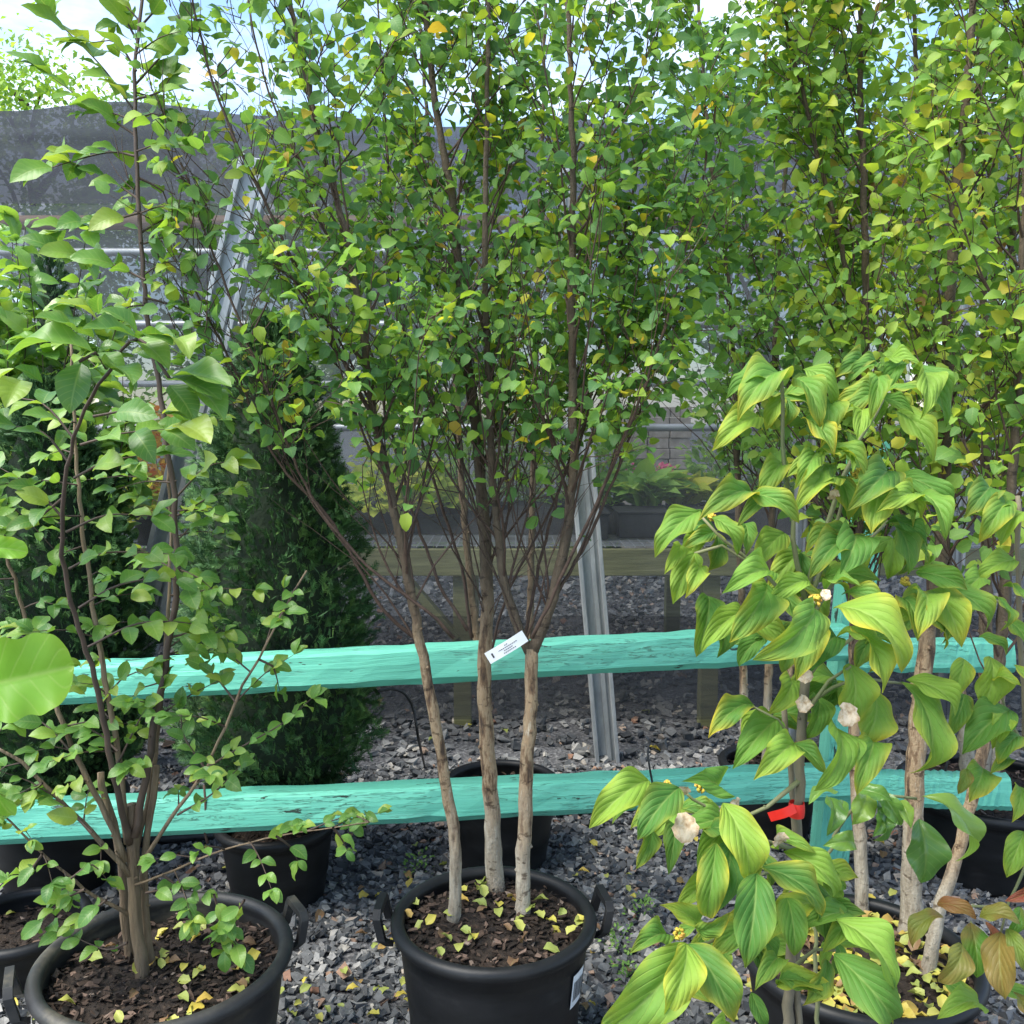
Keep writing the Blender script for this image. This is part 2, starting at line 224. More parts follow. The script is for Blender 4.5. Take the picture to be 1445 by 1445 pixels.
# ------------------------------------------------------------------ objects and mesh building
WM = {}
def place(o, parent=None, wm=None):
    wm = wm if wm is not None else Matrix.Identity(4); COL.objects.link(o); WM[o.name] = wm
    if parent is not None: o.parent = parent; o.matrix_basis = WM[parent.name].inverted() @ wm
    else: o.matrix_basis = wm
    return o
def tag(o, label=None, cat=None, group=None, kind=None):
    for k, v in (('label', label), ('category', cat), ('group', group), ('kind', kind)):
        if v: o[k] = v
    return o
def thing(name, label, cat, loc, group=None):
    return tag(place(bpy.data.objects.new(name, None), None, Matrix.Translation(Vector(loc))), label, cat, group)
class MB:
    def __init__(s): s.v = []; s.f = []; s.uv = []
    def quad_grid(s, rows, closed=False, uvs=None):
        k = len(s.v); nr, nc = len(rows), len(rows[0])
        for r in rows: s.v.extend([tuple(p) for p in r])
        for i in range(nr - 1):
            for j in range(nc if closed else nc - 1):
                j2 = (j + 1) % nc; s.f.append((k + i * nc + j, k + i * nc + j2, k + (i + 1) * nc + j2, k + (i + 1) * nc + j))
                if uvs is not None: s.uv.extend([uvs[i][j], uvs[i][j + 1], uvs[i + 1][j + 1], uvs[i + 1][j]])
        return k
    def tube(s, pts, rad, n=8, cap=True, flat=None):
        pts = [Vector(p) for p in pts]; rows = []; m = len(pts)
        if isinstance(rad, (int, float)): rad = [rad] * m
        ref = Vector((.31, .94, .12))
        for i, p in enumerate(pts):
            t = (pts[min(i + 1, m - 1)] - pts[max(i - 1, 0)]).normalized()
            a = t.cross(ref)
            if a.length < .05: a = t.cross(Vector((1, 0, 0)))
            a.normalize(); b = t.cross(a); ref = -b.cross(t) if False else ref
            rows.append([p + (a * math.cos(2 * math.pi * q / n) * (flat or 1) + b * math.sin(2 * math.pi * q / n)) * rad[i] for q in range(n)])
        k = s.quad_grid(rows, True)
        if cap: s.f.append(tuple(k + (m - 1) * n + q for q in range(n))); s.f.append(tuple(k + q for q in reversed(range(n))))
    def lathe(s, c, prof, n=48):
        c = Vector(c); rows = [[(c.x + r * math.cos(2 * math.pi * q / n), c.y + r * math.sin(2 * math.pi * q / n), c.z + z) for q in range(n)] for r, z in prof]
        s.quad_grid(rows, True)
    def box(s, c, size, rot=None):
        c = Vector(c); x, y, z = (v / 2 for v in size); k = len(s.v)
        for p in [(-x, -y, -z), (x, -y, -z), (x, y, -z), (-x, y, -z), (-x, -y, z), (x, -y, z), (x, y, z), (-x, y, z)]:
            q = Vector(p); q = rot @ q if rot else q; s.v.append(tuple(c + q))
        s.f += [tuple(k + i for i in f) for f in ((0, 3, 2, 1), (4, 5, 6, 7), (0, 1, 5, 4), (1, 2, 6, 5), (2, 3, 7, 6), (3, 0, 4, 7))]
    def bar(s, a, b, w, d):
        a, b = Vector(a), Vector(b); t = b - a; q = t.to_track_quat('Z', 'Y').to_matrix(); s.box((a + b) / 2, (w, d, t.length), q)
    def build(s, name, m, parent=None, smooth=True, bevel=0):
        me = bpy.data.meshes.new(name); me.from_pydata(s.v, [], s.f)
        if s.uv and len(s.uv) == len(me.loops):
            u = me.uv_layers.new(name='UVMap'); u.data.foreach_set('uv', np.array(s.uv, dtype=np.float32).ravel())
        me.materials.append(M[m]); me.polygons.foreach_set('use_smooth', [smooth] * len(me.polygons))
        o = place(bpy.data.objects.new(name, me), parent)
        if bevel: b = o.modifiers.new('bevel', 'BEVEL'); b.width = bevel; b.segments = 2; b.limit_method = 'ANGLE'
        return o
def spline(pts, step=.03):
    pts = [Vector(p) for p in pts]
    if len(pts) < 3:
        n = max(2, int((pts[1] - pts[0]).length / step)); return [pts[0].lerp(pts[1], i / n) for i in range(n + 1)]
    e = [pts[0] * 2 - pts[1]] + pts + [pts[-1] * 2 - pts[-2]]; out = []
    for i in range(1, len(e) - 2):
        p0, p1, p2, p3 = e[i - 1:i + 3]; n = max(1, int((p2 - p1).length / step))
        for k in range(n):
            t = k / n; out.append(.5 * ((2 * p1) + (p2 - p0) * t + (2 * p0 - 5 * p1 + 4 * p2 - p3) * t * t + (3 * p1 - p0 - 3 * p2 + p3) * t ** 3))
    out.append(pts[-1]); return out
def np_mesh(name, V, F, uv=None, tint=None, smooth=True):
    me = bpy.data.meshes.new(name); k = F.shape[1]
    me.vertices.add(len(V)); me.vertices.foreach_set('co', V.astype(np.float32).ravel())
    me.loops.add(F.size); me.loops.foreach_set('vertex_index', F.astype(np.int32).ravel())
    me.polygons.add(len(F)); me.polygons.foreach_set('loop_start', np.arange(0, F.size, k, dtype=np.int32))
    me.update(calc_edges=True)
    if uv is not None: u = me.uv_layers.new(name='UVMap'); u.data.foreach_set('uv', uv[F.ravel()].astype(np.float32).ravel())
    if tint is not None: a = me.attributes.new('tint', 'FLOAT', 'POINT'); a.data.foreach_set('value', tint.astype(np.float32))
    me.polygons.foreach_set('use_smooth', np.full(len(F), smooth)); me.update()
    return me
def leaf_tpl(nu, nv, W, a, b, fold=.15, droop=.5, wav=.03, seed=0, serr=0.0, vein=0, chord=False, lobes=0):
    """one leaf of unit length along +Y, faces +Z"""
    rg = np.random.default_rng(seed); us = np.linspace(0, 1, nu); um = a / (a + b); wmax = um ** a * (1 - um) ** b
    th = .25 * droop - droop * us ** 1.2 + rg.normal(0, .03, nu).cumsum(); ds = 1 / (nu - 1)
    y = np.concatenate([[0], np.cumsum(np.cos(th[:-1]) * ds)]); z = np.concatenate([[0], np.cumsum(np.sin(th[:-1]) * ds)])
    sx = rg.normal(0, .05) * us ** 2
    if chord:
        an = math.atan2(z[-1], y[-1]); L = math.hypot(y[-1], z[-1]); y, z = (y * math.cos(an) + z * math.sin(an)) / L, (-y * math.sin(an) + z * math.cos(an)) / L
    V, UV = [], []; p1, p2 = rg.uniform(0, 6, 2)
    for i, u in enumerate(us):
        w = max(.012, W * (u ** a * (1 - u) ** b / wmax)) * .5
        if serr: w *= 1 + serr * (1 if i % 2 else -1) * (0 < i < nu - 1)
        if lobes: w *= 1 + .09 * math.sin(u * math.pi * lobes) + .035 * math.sin(u * 23)
        for j in range(-nv, nv + 1):
            v = j / nv; zz = z[i] + fold * abs(v) * w * 2 + wav * (math.sin(u * 11 + p1) if v > 0 else math.sin(u * 10 + p2)) * abs(v) ** 2 * math.sin(math.pi * u)
            if vein: zz += vein * abs(math.sin(math.pi * 6 * (u - .5 * abs(v)))) * (1 - abs(v) ** 3) * math.sin(math.pi * min(1, u * 1.05)) + vein * 1.2 * min(1, abs(v) * 3)
            V.append((w * v + sx[i], y[i], zz)); UV.append((u, .5 + .5 * v))
    F = []; nc = 2 * nv + 1
    for i in range(nu - 1):
        for j in range(nc - 1): F.append((i * nc + j, i * nc + j + 1, (i + 1) * nc + j + 1, (i + 1) * nc + j))
    return np.array(V), np.array(F), np.array(UV)
def frames(D, N):
    D = D / np.linalg.norm(D, axis=1, keepdims=True); X = np.cross(D, N); X /= np.linalg.norm(X, axis=1, keepdims=True) + 1e-9; Z = np.cross(X, D)
    return np.stack([X, D, Z], axis=2)
def scatter(tpls, Pp, R, S, rg, idx=None, tints=None):
    Vs, Fs, Us, Ts = [], [], [], []; base = 0
    idx = rg.integers(0, len(tpls), len(Pp)) if idx is None else idx; tints = rg.random(len(Pp)) if tints is None else tints
    for k, (tv, tf, tu) in enumerate(tpls):
        w = np.where(idx == k)[0]
        if not len(w): continue
        v = np.einsum('nij,nkj->nki', R[w], tv[None] * S[w][:, None, None] if S.ndim == 1 else tv[None] * S[w][:, None, :]) + Pp[w][:, None, :]
        n = len(tv); Vs.append(v.reshape(-1, 3)); Fs.append((tf[None] + (np.arange(len(w)) * n)[:, None, None] + base).reshape(-1, tf.shape[1]))
        Us.append(np.tile(tu, (len(w), 1))); Ts.append(np.repeat(tints[w], n)); base += n * len(w)
    return np.concatenate(Vs), np.concatenate(Fs), np.concatenate(Us), np.concatenate(Ts)
TPLMESH = {}
def tplmesh(key, tpl, m):
    if key not in TPLMESH:
        me = np_mesh('leaf', tpl[0], tpl[1], tpl[2]); me.materials.append(M[m]); TPLMESH[key] = me
    return TPLMESH[key]
def leaves(parent, tkey, tpls, m, Pp, D, N, S, rg, nobj=300, name='leaf'):
    """up to nobj leaves nearest the viewer side as objects of their own, the rest as one foliage mesh"""
    Pp, D, N, S = (np.array(x, dtype=float) for x in (Pp, D, N, S)); R = frames(D, N)
    vis = np.array([inframe(p) for p in Pp]); dist = np.linalg.norm(Pp - np.array([0, 0, H]), axis=1) / S
    order = np.argsort(np.where(vis, dist, 1e6)); near = order[:min(nobj, int(vis.sum()))]; rest = np.setdiff1d(np.arange(len(Pp)), near)
    idx = rg.integers(0, len(tpls), len(Pp))
    for i in near:
        me = tplmesh((tkey, m, int(idx[i])), tpls[idx[i]], m); mw = Matrix.Translation(Vector(Pp[i])) @ Matrix(R[i].tolist()).to_4x4() @ Matrix.Scale(float(S[i]), 4)
        place(bpy.data.objects.new(name, me), parent, mw)
    if len(rest):
        V, F, U, T = scatter(tpls, Pp[rest], R[rest], S[rest], rg, idx[rest])
        me = np_mesh('foliage', V, F, U, T); me.materials.append(M[m]); tag(place(bpy.data.objects.new('foliage', me), parent), kind='stuff')

T_BIRCH = [leaf_tpl(7, 1, .70, .55, .90, .16, .35 + .5 * (k % 3), .03, k, .06) for k in range(8)]
T_MYRTLE = [leaf_tpl(8, 2, .56, .72, .85, .13, .5 + .35 * (k % 3), .05, 20 + k) for k in range(6)]
T_DOG = [leaf_tpl(26, 7, .48, .80, 1.10, .22, 1.6 + .5 * (k % 3), .12, 40 + k, 0, .024, True) for k in range(9)]
T_FALLEN = [leaf_tpl(6, 2, .66, .6, .8, .25, .6, .10, 60 + k, .05) for k in range(6)]
T_BLADE = [leaf_tpl(5, 1, .16, .5, .8, .15, 1.0 + .3 * k, 0, 70 + k) for k in range(3)]
T_HOSTA = [leaf_tpl(6, 1, .42, .6, .9, .2, 1.3 + .2 * k, .02, 75 + k) for k in range(3)]
T_ROUND = [leaf_tpl(5, 1, .85, .45, .6, .1, .6, .05, 80 + k) for k in range(4)]
T_FAR = [leaf_tpl(3, 1, .60, .6, .7, .15, .4, 0, 95 + k) for k in range(3)]
T_SMALL = [leaf_tpl(4, 1, .55, .6, .8, .15, .4, 0, 85 + k) for k in range(3)]

# ------------------------------------------------------------------ the ground
rg = np.random.default_rng(11); random.seed(5)
g = MB(); g.quad_grid([[(-60, -6, 0), (60, -6, 0)], [(-60, 110, 0), (60, 110, 0)]])
ground = tag(g.build('gravel_ground', 'ground'), 'dark grey gravel yard', None, None, 'structure')
def ico():
    t = (1 + 5 ** .5) / 2
    v = np.array([(-1, t, 0), (1, t, 0), (-1, -t, 0), (1, -t, 0), (0, -1, t), (0, 1, t), (0, -1, -t), (0, 1, -t), (t, 0, -1), (t, 0, 1), (-t, 0, -1), (-t, 0, 1)]) / 1.9
    f = np.array([(0, 11, 5), (0, 5, 1), (0, 1, 7), (0, 7, 10), (0, 10, 11), (1, 5, 9), (5, 11, 4), (11, 10, 2), (10, 7, 6), (7, 1, 8), (3, 9, 4), (3, 4, 2), (3, 2, 6), (3, 6, 8), (3, 8, 9), (4, 9, 5), (2, 4, 11), (6, 2, 10), (8, 6, 7), (9, 8, 1)])
    return v, f
iv, if_ = ico()
T_STONE = []
cv = np.array([(x, y, z) for z in (-1, 1) for y in (-1, 1) for x in (-1, 1)], float) * .82
cf = np.array([(0, 2, 3), (0, 3, 1), (4, 5, 7), (4, 7, 6), (0, 1, 5), (0, 5, 4), (1, 3, 7), (1, 7, 5), (3, 2, 6), (3, 6, 7), (2, 0, 4), (2, 4, 6)])
for k in range(16):
    sg = np.random.default_rng(100 + k); v = cv * (1 + sg.normal(0, .25, (8, 1))) + sg.normal(0, .16, (8, 3)); v = v * np.array([1, sg.uniform(.55, .9), sg.uniform(.35, .65)]); T_STONE.append((v * .42, cf, np.zeros((8, 2))))
def stones(n, y0, y1, smin, smax, xk=.62):
    y = np.sqrt(rg.uniform(y0 ** 2, y1 ** 2, n)); x = rg.uniform(-1, 1, n) * (y * xk + .15); s = rg.uniform(smin, smax, n) * rg.choice([.6, 1, 1, 1.25], n)
    return np.stack([x, y, s * .16 + rg.uniform(-.004, .010, n)], 1), s
pa, sa = stones(30000, 1.7, 4.2, .017, .036); pb, sb = stones(13000, 4.2, 8.3, .030, .055); pe, se = stones(5000, 8.3, 10.6, .05, .085, .42)
pos = np.concatenate([pa, pb, pe]); siz = np.concatenate([sa, sb, se]); n = len(pos)
ang = rg.uniform(0, 6.283, n); tl = rg.normal(0, .4, (n, 2)); D = np.stack([np.cos(ang), np.sin(ang), tl[:, 0]], 1); N = np.stack([tl[:, 1], rg.normal(0, .4, n), np.ones(n)], 1)
V, F, U, T = scatter(T_STONE, pos, frames(D, N), siz, rg)
me = np_mesh('gravel', V, F, None, T, False); me.materials.append(M['stone']); tag(place(bpy.data.objects.new('gravel', me)), 'crushed dark grey slate gravel covering the nursery yard', 'gravel', None, 'stuff')

# ------------------------------------------------------------------ shade house
YW = 4.42
root = thing('shade_house', 'black mesh shade house with galvanised posts behind the turquoise fence', 'shade house', (0, 6.5, 0))
def sheet(pts_fn, nu, nv, name, m):
    b = MB(); b.quad_grid([[pts_fn(i / nu, j / nv) for j in range(nv + 1)] for i in range(nu + 1)]); return b.build(name, m, root)
X0, X1 = -5.2, 5.0; ZE, ZR, YR, YB = 2.56, 3.46, 6.5, 12.0
def sag(x): return .03 * math.sin(x * 2.1) + .02 * math.sin(x * 5.3 + 1)
sheet(lambda u, v: (X0 + (X1 - X0) * u, YW + .02 * math.sin(u * 37) * math.sin(v * 3.14) + .012 * math.sin(u * 91 + v * 5), .17 + (ZE - .17) * v), 90, 12, 'wall_cloth', 'shade_wall')
sheet(lambda u, v: (X0 + (X1 - X0) * u, YW + (YR - YW) * v, ZE + .005 + (ZR + .07 * math.cos((X0 + 10.2 * u + 3.3) * .55) - .04 - ZE) * math.sin(v * 1.5708) ** .7 + sag(X0 + 10 * u) * math.sin(v * 3.14)), 60, 14, 'roof_cloth', 'shade_roof')
sheet(lambda u, v: (X0 + (X1 - X0) * u, YR + (YB - YR) * v, ZR + (.07 * math.cos((X0 + 10.2 * u + 3.3) * .55) - .04) * (1 - v) + .005 - (ZR - ZE) * v ** 1.6), 30, 10, 'roof_cloth', 'shade_rear')
sheet(lambda u, v: (X0 + (X1 - X0) * u, YB + .02 * math.sin(u * 31), .05 + (ZE - .05) * v), 40, 4, 'wall_cloth', 'shade_back')
sheet(lambda u, v: (X0 + (X1 - X0) * u, YW - .03 + .012 * math.sin(u * 61), .165 + .50 * v), 60, 3, 'darkening_sheet', 'dark_veil')  # added second layer, darkens and veils the gravel seen between the rails
for x in (X0, X1): sheet(lambda u, v: (x, YW + (YB - YW) * u, .1 + (ZE - .1 + (ZR - ZE - .02) * math.sin(math.pi * u)) * v), 12, 6, 'end_cloth', 'shade_wall')
b = MB(); b.bar((X0, YW + .10, 2.50), (X1, YW + .10, 2.50), .03, .06); b.build('beam', 'beam', root)
for z, yy in ((2.36, YW + .06), (2.03, YW + .06), (1.78, YW + .9), (1.55, YW + .06)):
    b = MB(); b.tube([(X0, yy, z), (X1, yy, z)], .018, 10); b.build('pipe', 'pipe', root)
def post(a, c, w, d, name='post'):
    # channel post: web with two flanges
    a, c = Vector(a), Vector(c); t = c - a; zz = t.normalized(); xx = Vector((1, 0, 0)); xx = (xx - zz * xx.dot(zz)).normalized(); q = Matrix((xx, zz.cross(xx), zz)).transposed(); mid = (a + c) / 2; b = MB()
    b.box(mid, (w, d * .35, t.length), q)
    for s in (-1, 1): b.box(mid + q @ Vector((s * w * .42, -d * .33, 0)), (w * .16, d * .55, t.length), q)
    b.box(mid + q @ Vector((w * .10, -d * .22, 0)), (w * .20, d * .2, t.length), q)
    return b.build(name, 'galv', root, False, .003)
post(P(858, 1090, YW - .12), P(806, 470, YW - .12), .112, .08)
post(P(805, 475, YW - .12), P(788, 240, YW - .10), .112, .08, 'post_top')
post(P(178, 1010, YW - .12), P(366, 225, YW - .14), .145, .08)
for px in (-60, 1120, 1330): post(P(px, 1075, YW + .06) , (P(px, 1075, YW).x * 1.02, YW + .06, 2.5), .08, .06)
for a, c in (((230, 262), (268, 400)), ((262, 400), (330, 520)), ((30, 300), (90, 560)), ((330, 440), (355, 520))):
    b = MB(); b.tube([P(*a, YW + .5), P(*c, YW + .9)], .014, 8); b.build('brace', 'pipe', root)
for x in (-3.4, -1.1, 1.2, 3.5):
    b = MB(); b.tube([(x, YB - .1, 0), (x, YB - .1, 2.5)], .03, 8); b.build('post', 'pipe', root)

# ------------------------------------------------------------------ growing bench inside, with its plants
YB0, ZT = 4.72, .94
bench = thing('growing_bench', 'greenish timber growing bench with wire mesh top inside the shade house', 'bench', (.8, YB0, 0))
def bb(name, c, size, m='timber', rot=None): b = MB(); b.box(c, size, rot); return b.build(name, m, bench, False, .004)
bb('front_rail', (.3, YB0, ZT - .07), (5.6, .045, .135)); bb('back_rail', (.3, YB0 + 1.25, ZT - .07), (5.6, .045, .135))
for px in (60, 652, 1003, 1345):
    x = P(px, 950, YB0).x; bb('leg', (x, YB0 + .07, (ZT - .01) / 2), (.09, .09, ZT - .01)); bb('leg', (x, YB0 + 1.18, (ZT - .01) / 2), (.09, .09, ZT - .01)); bb('cross_rail', (x + .07, YB0 + .63, ZT - .09), (.04, 1.2, .09))
a, c = P(572, 815, YB0 + .06), P(645, 900, YB0 + .06); b = MB(); b.bar(a, c, .09, .04); b.build('brace', 'timber', bench, False, .003)
w = MB()
for i in range(112): w.box((-2.48 + .05 * i, YB0 + .62, ZT + .008), (.004, 1.27, .004))
for i in range(26): w.box((.3, YB0 + .01 + .05 * i, ZT + .012), (5.6, .004, .004))
tag(w.build('wire_grid', 'wire', bench, False), kind='stuff')
fab = MB(); rows = []
for j in range(7): rows.append([(-1.25 + 4.3 * i / 60, YB0 + .42 + .10 * j + .02 * math.sin(i * .9 + j), ZT + .018 + (.0, .10, .145, .15, .15, .15, .15)[j] * (.8 + .25 * math.sin(i * .37) + .15 * math.sin(i * 1.3 + j))) for i in range(61)])
fab.quad_grid(rows); tag(fab.build('ground_fabric', 'fabric'), 'black weed fabric draped along the wire bench top', 'fabric')
def small_pot(t, c, r, h, m='plastic'):
    b = MB(); b.lathe(c, [(r * .78, 0), (r, h), (r * 1.06, h), (r * 1.06, h + .012), (r * .94, h + .012), (r * .92, h - .02), (.004, h - .02)], 20); b.build('pot', m, t)
def bench_plant(label, px, py, Y, kind, w, h, n, L, mt, cat='plant', group=None):
    w *= 1.2; h *= 1.25; L *= 1.12; n = int(n * 1.3); base = P(px, py, Y); base.z = ZT + .018 if Y < 6.2 else 0; t = thing('potted_plant', label, cat, base, group); ph = .13; small_pot(t, base, w * .42, ph)
    r2 = np.random.default_rng(int(px * 7 + py)); top = np.array(base) + [0, 0, ph]
    az = r2.uniform(0, 6.283, n); rr = np.sqrt(r2.random(n))
    if kind == 'blade': Pp = top + np.stack([np.cos(az) * .03, np.sin(az) * .03, 0 * az], 1); D = np.stack([np.cos(az) * rr, np.sin(az) * rr, .5 + 0 * az], 1); tp = T_HOSTA
    elif kind == 'mound': hh = r2.random(n); Pp = top + np.stack([np.cos(az) * rr * w, np.sin(az) * rr * w, h * (1 - rr ** 2) * (.35 + .65 * hh)], 1); D = np.stack([np.cos(az), np.sin(az), r2.normal(.1, .5, n)], 1); tp = T_ROUND
    else: hh = r2.random(n); Pp = top + np.stack([np.cos(az) * rr * w * (.4 + hh * .6), np.sin(az) * rr * w * (.4 + hh * .6), h * hh], 1); D = np.stack([np.cos(az), np.sin(az), r2.normal(.5, .5, n)], 1); tp = T_SMALL
    N = np.stack([r2.normal(0, .4, n), r2.normal(-.3, .4, n), np.ones(n)], 1)
    V, F, U, T = scatter(tp, Pp, frames(D, N), L * r2.uniform(.6, 1.2, n), r2); me = np_mesh('foliage', V, F, U, T); me.materials.append(M[mt]); tag(place(bpy.data.objects.new('foliage', me), t), kind='stuff')
    if kind != 'blade':
        sb_ = MB()
        for k in range(9): q = Pp[r2.integers(0, n)]; sb_.tube([tuple(top + [0, 0, -.02]), tuple(q)], .003, 4)
        sb_.build('stem', 'green_stem', t)
    return t, top
for (px, py, Y, kind, w_, h_, n_, L_, mt, lab) in [
    (545, 735, 5.30, 'mound', .19, .20, 150, .075, 'lime_leaf', 'lime yellow mounding plant at the arborvitae end of the bench'),
    (592, 735, 5.35, 'mound', .17, .26, 150, .070, 'lime_leaf', 'taller lime yellow plant with round leaves on the bench'),
    (632, 735, 5.45, 'bush', .15, .42, 170, .050, 'fern_leaf', 'feathery mid green plant between lime and grey plants on bench'),
    (700, 735, 5.45, 'bush', .16, .50, 260, .045, 'grey_leaf', 'tall wispy grey green plant behind the birch trunks'),
    (745, 735, 5.50, 'bush', .17, .55, 300, .040, 'grey_leaf', 'tallest airy grey green perennial on the bench'),
    (790, 735, 5.40, 'bush', .15, .40, 240, .040, 'fern_leaf', 'small leaved green perennial beside the galvanised post'),
    (862, 712, 5.45, 'bush', .15, .32, 220, .060, 'fern_leaf', 'fresh green bushy perennial right beside the galvanised post'),
    (912, 722, 5.30, 'blade', .18, .2, 60, .26, 'fern_leaf', 'hosta like plant with broad arching blades on the bench'),
    (962, 716, 5.45, 'blade', .18, .2, 80, .22, 'lime_leaf', 'yellow green arching bladed plant under the pink flowers'),
    (1005, 716, 5.45, 'bush', .15, .26, 200, .055, 'fern_leaf', 'green bushy plant half hidden by dogwood leaves'),
    (1080, 716, 5.45, 'bush', .17, .30, 200, .055, 'bush_leaf', 'dark green bushy plant on bench behind the dogwood'),
    (1170, 716, 5.45, 'mound', .17, .25, 160, .060, 'fern_leaf', 'round leaved green plant on bench behind the dogwood'),
    (1290, 716, 5.45, 'bush', .17, .30, 200, .050, 'fern_leaf', 'leafy plant on the bench behind the second birch'),
    (540, 700, 9.7, 'bush', 0.34, 1.35, 420, 0.090, 'lime_leaf', 'tall yellow green shrub deep in the shade house beside arborvitae'),
    (612, 700, 10.3, 'bush', 0.38, 1.25, 420, 0.090, 'fern_leaf', 'mid green shrub deep in the shade house behind the lime plants'),
    (675, 700, 9.8, 'bush', 0.32, 1.50, 420, 0.085, 'grey_leaf', 'blurred grey green shrub standing deep in the shade house'),
    (745, 700, 10.4, 'bush', 0.38, 1.45, 440, 0.090, 'fern_leaf', 'green shrub deep in the shade house between birch trunks'),
    (800, 700, 9.9, 'bush', 0.32, 1.20, 400, 0.085, 'lime_leaf', 'yellow green shrub deep in the shade house near galvanised post'),
    (868, 700, 10.2, 'bush', 0.34, 1.05, 400, 0.085, 'fern_leaf', 'low green shrub beside the stacked stone pavers'),
    (1010, 700, 10.2, 'bush', 0.36, 1.30, 400, 0.090, 'grey_leaf', 'grey green shrub on the far side of the paver stack'),
    (1120, 700, 10.0, 'bush', 0.40, 1.30, 400, 0.090, 'fern_leaf', 'shrub deep in the shade house behind the dogwood'),
    (190, 700, 9.8, 'bush', 0.40, 1.50, 420, 0.090, 'fern_leaf', 'shrub deep in the shade house behind the arborvitae')]:
    bench_plant(lab, px, py, Y, kind, w_, h_, n_, L_, mt)
t, top = bench_plant('pink flowering perennial in black pot on the bench', 915, 690, 5.75, 'bush', .17, .16, 160, .05, 'fern_leaf', 'flower')
n = 110; r2 = np.random.default_rng(3); az = r2.uniform(0, 6.28, n); rr = np.sqrt(r2.random(n)) * .17
Pp = top + np.stack([np.cos(az) * rr, np.sin(az) * rr, .16 + r2.random(n) * .06], 1); D = np.stack([np.cos(az), np.sin(az), r2.normal(.3, .5, n)], 1); N = np.stack([r2.normal(0, .5, n), r2.normal(-.8, .4, n), np.ones(n)], 1)
V, F, U, T = scatter(T_ROUND, Pp, frames(D, N), np.full(n, .030), r2); me = np_mesh('flowers', V, F, U, T); me.materials.append(M['pink_petal']); tag(place(bpy.data.objects.new('flowers', me), t), kind='stuff')
for k, (px, w_, lab) in enumerate([(842, .10, 'shallow black tray at the foot of the green perennial'), (1000, .34, 'wide black planter sagging over the bench edge'), (905, .26, 'square black planter under the arching blades')]):
    p = P(px, 760, YB0 + .30); b = MB(); b.box((p.x, YB0 + .30 + .03 * k, ZT + .085), (w_ * 1.0, .26, .13)); b.box((p.x, YB0 + .30 + .03 * k, ZT + .158), (w_ + .02, .28, .016)); tag(b.build('planter', 'fabric', None, False, .02), lab, 'planter')
st = thing('paver_stack', 'stack of tan stone pavers at the back of the shade house', 'pavers', (P(925, 640, 9.7).x, 9.7, 0))
for i in range(16):
    for j in range(3): b = MB(); b.box((P(925, 640, 9.7).x - .22 + .22 * j + .01 * (i % 2), 9.7 + .01 * ((i + j) % 3), .052 + .105 * i), (.212, .34, .10)); b.build('paver', 'paver', st, False, .006)
bench_plant('orange and yellow leaved plant between the two arborvitae', 238, 735, 4.9, 'bush', .16, .44, 260, .07, 'orange_leaf')
bench_plant('low lime plant under the orange leaved plant', 215, 800, 4.75, 'mound', .16, .2, 140, .06, 'lime_leaf')

# ------------------------------------------------------------------ far trees
def far_tree(label, x, y, h, r, n, mt, seed, L=.11):
    t = thing('tree', label, 'tree', (x, y, 0), 'trees beyond the shade house'); r3 = np.random.default_rng(seed)
    b = MB(); b.tube(spline([(x, y, 0), (x + .1, y, h * .4), (x - .05, y, h * .8)], .3), [.16 - .012 * min(10, i) for i in range(len(spline([(x, y, 0), (x + .1, y, h * .4), (x - .05, y, h * .8)], .3)))], 8)
    cl = []
    for k in range(26):
        a = r3.uniform(0, 6.28); zz = h * r3.uniform(.35, .98); rr = r * math.sqrt(max(.05, 1 - ((zz / h - .62) / .42) ** 2)) * r3.uniform(.35, 1); c = np.array([x + rr * math.cos(a), y + rr * math.sin(a), zz]); cl.append(c)
        b.tube([(x, y, max(.5, zz - rr * .7)), tuple((np.array([x, y, zz - rr * .4]) + c) / 2), tuple(c)], [.05, .03, .01], 5)
    b.build('trunk', 'twig', t)
    ci = r3.integers(0, len(cl), n); Pp = np.array(cl)[ci] + r3.normal(0, r * .17, (n, 3)); D = r3.normal(0, 1, (n, 3)); N = r3.normal(0, .6, (n, 3)) + [0, 0, .8]
    V, F, U, T = scatter(T_FAR, Pp, frames(D, N), L * r3.uniform(.6, 1.3, n), r3); me = np_mesh('crown', V, F, U, T); me.materials.append(M[mt]); tag(place(bpy.data.objects.new('crown', me), t), kind='stuff')
far_tree('pale green airy tree above the shade house roof, tallest', -7.4, 15, 7.0, 1.9, 12000, 'far_leaf', 1)
far_tree('pale green tree with crown just above the roof ridge', -5.0, 15.5, 6.3, 1.7, 10000, 'far_leaf', 2)
far_tree('small pale tree barely clearing the shade house ridge', -2.9, 15, 6.0, 1.6, 9000, 'far_leaf', 3)
far_tree('dark evergreen tree far behind the centre birch', -.8, 14, 5.2, 1.6, 4600, 'far_leaf_dark', 4)
far_tree('broad dark tree far behind the right birch', 3.6, 13.5, 6.4, 1.9, 5200, 'far_leaf_dark', 5)
far_tree('dark tree far behind, rightmost of the row', 6.6, 14.5, 6.6, 2.0, 5200, 'far_leaf_dark', 6)

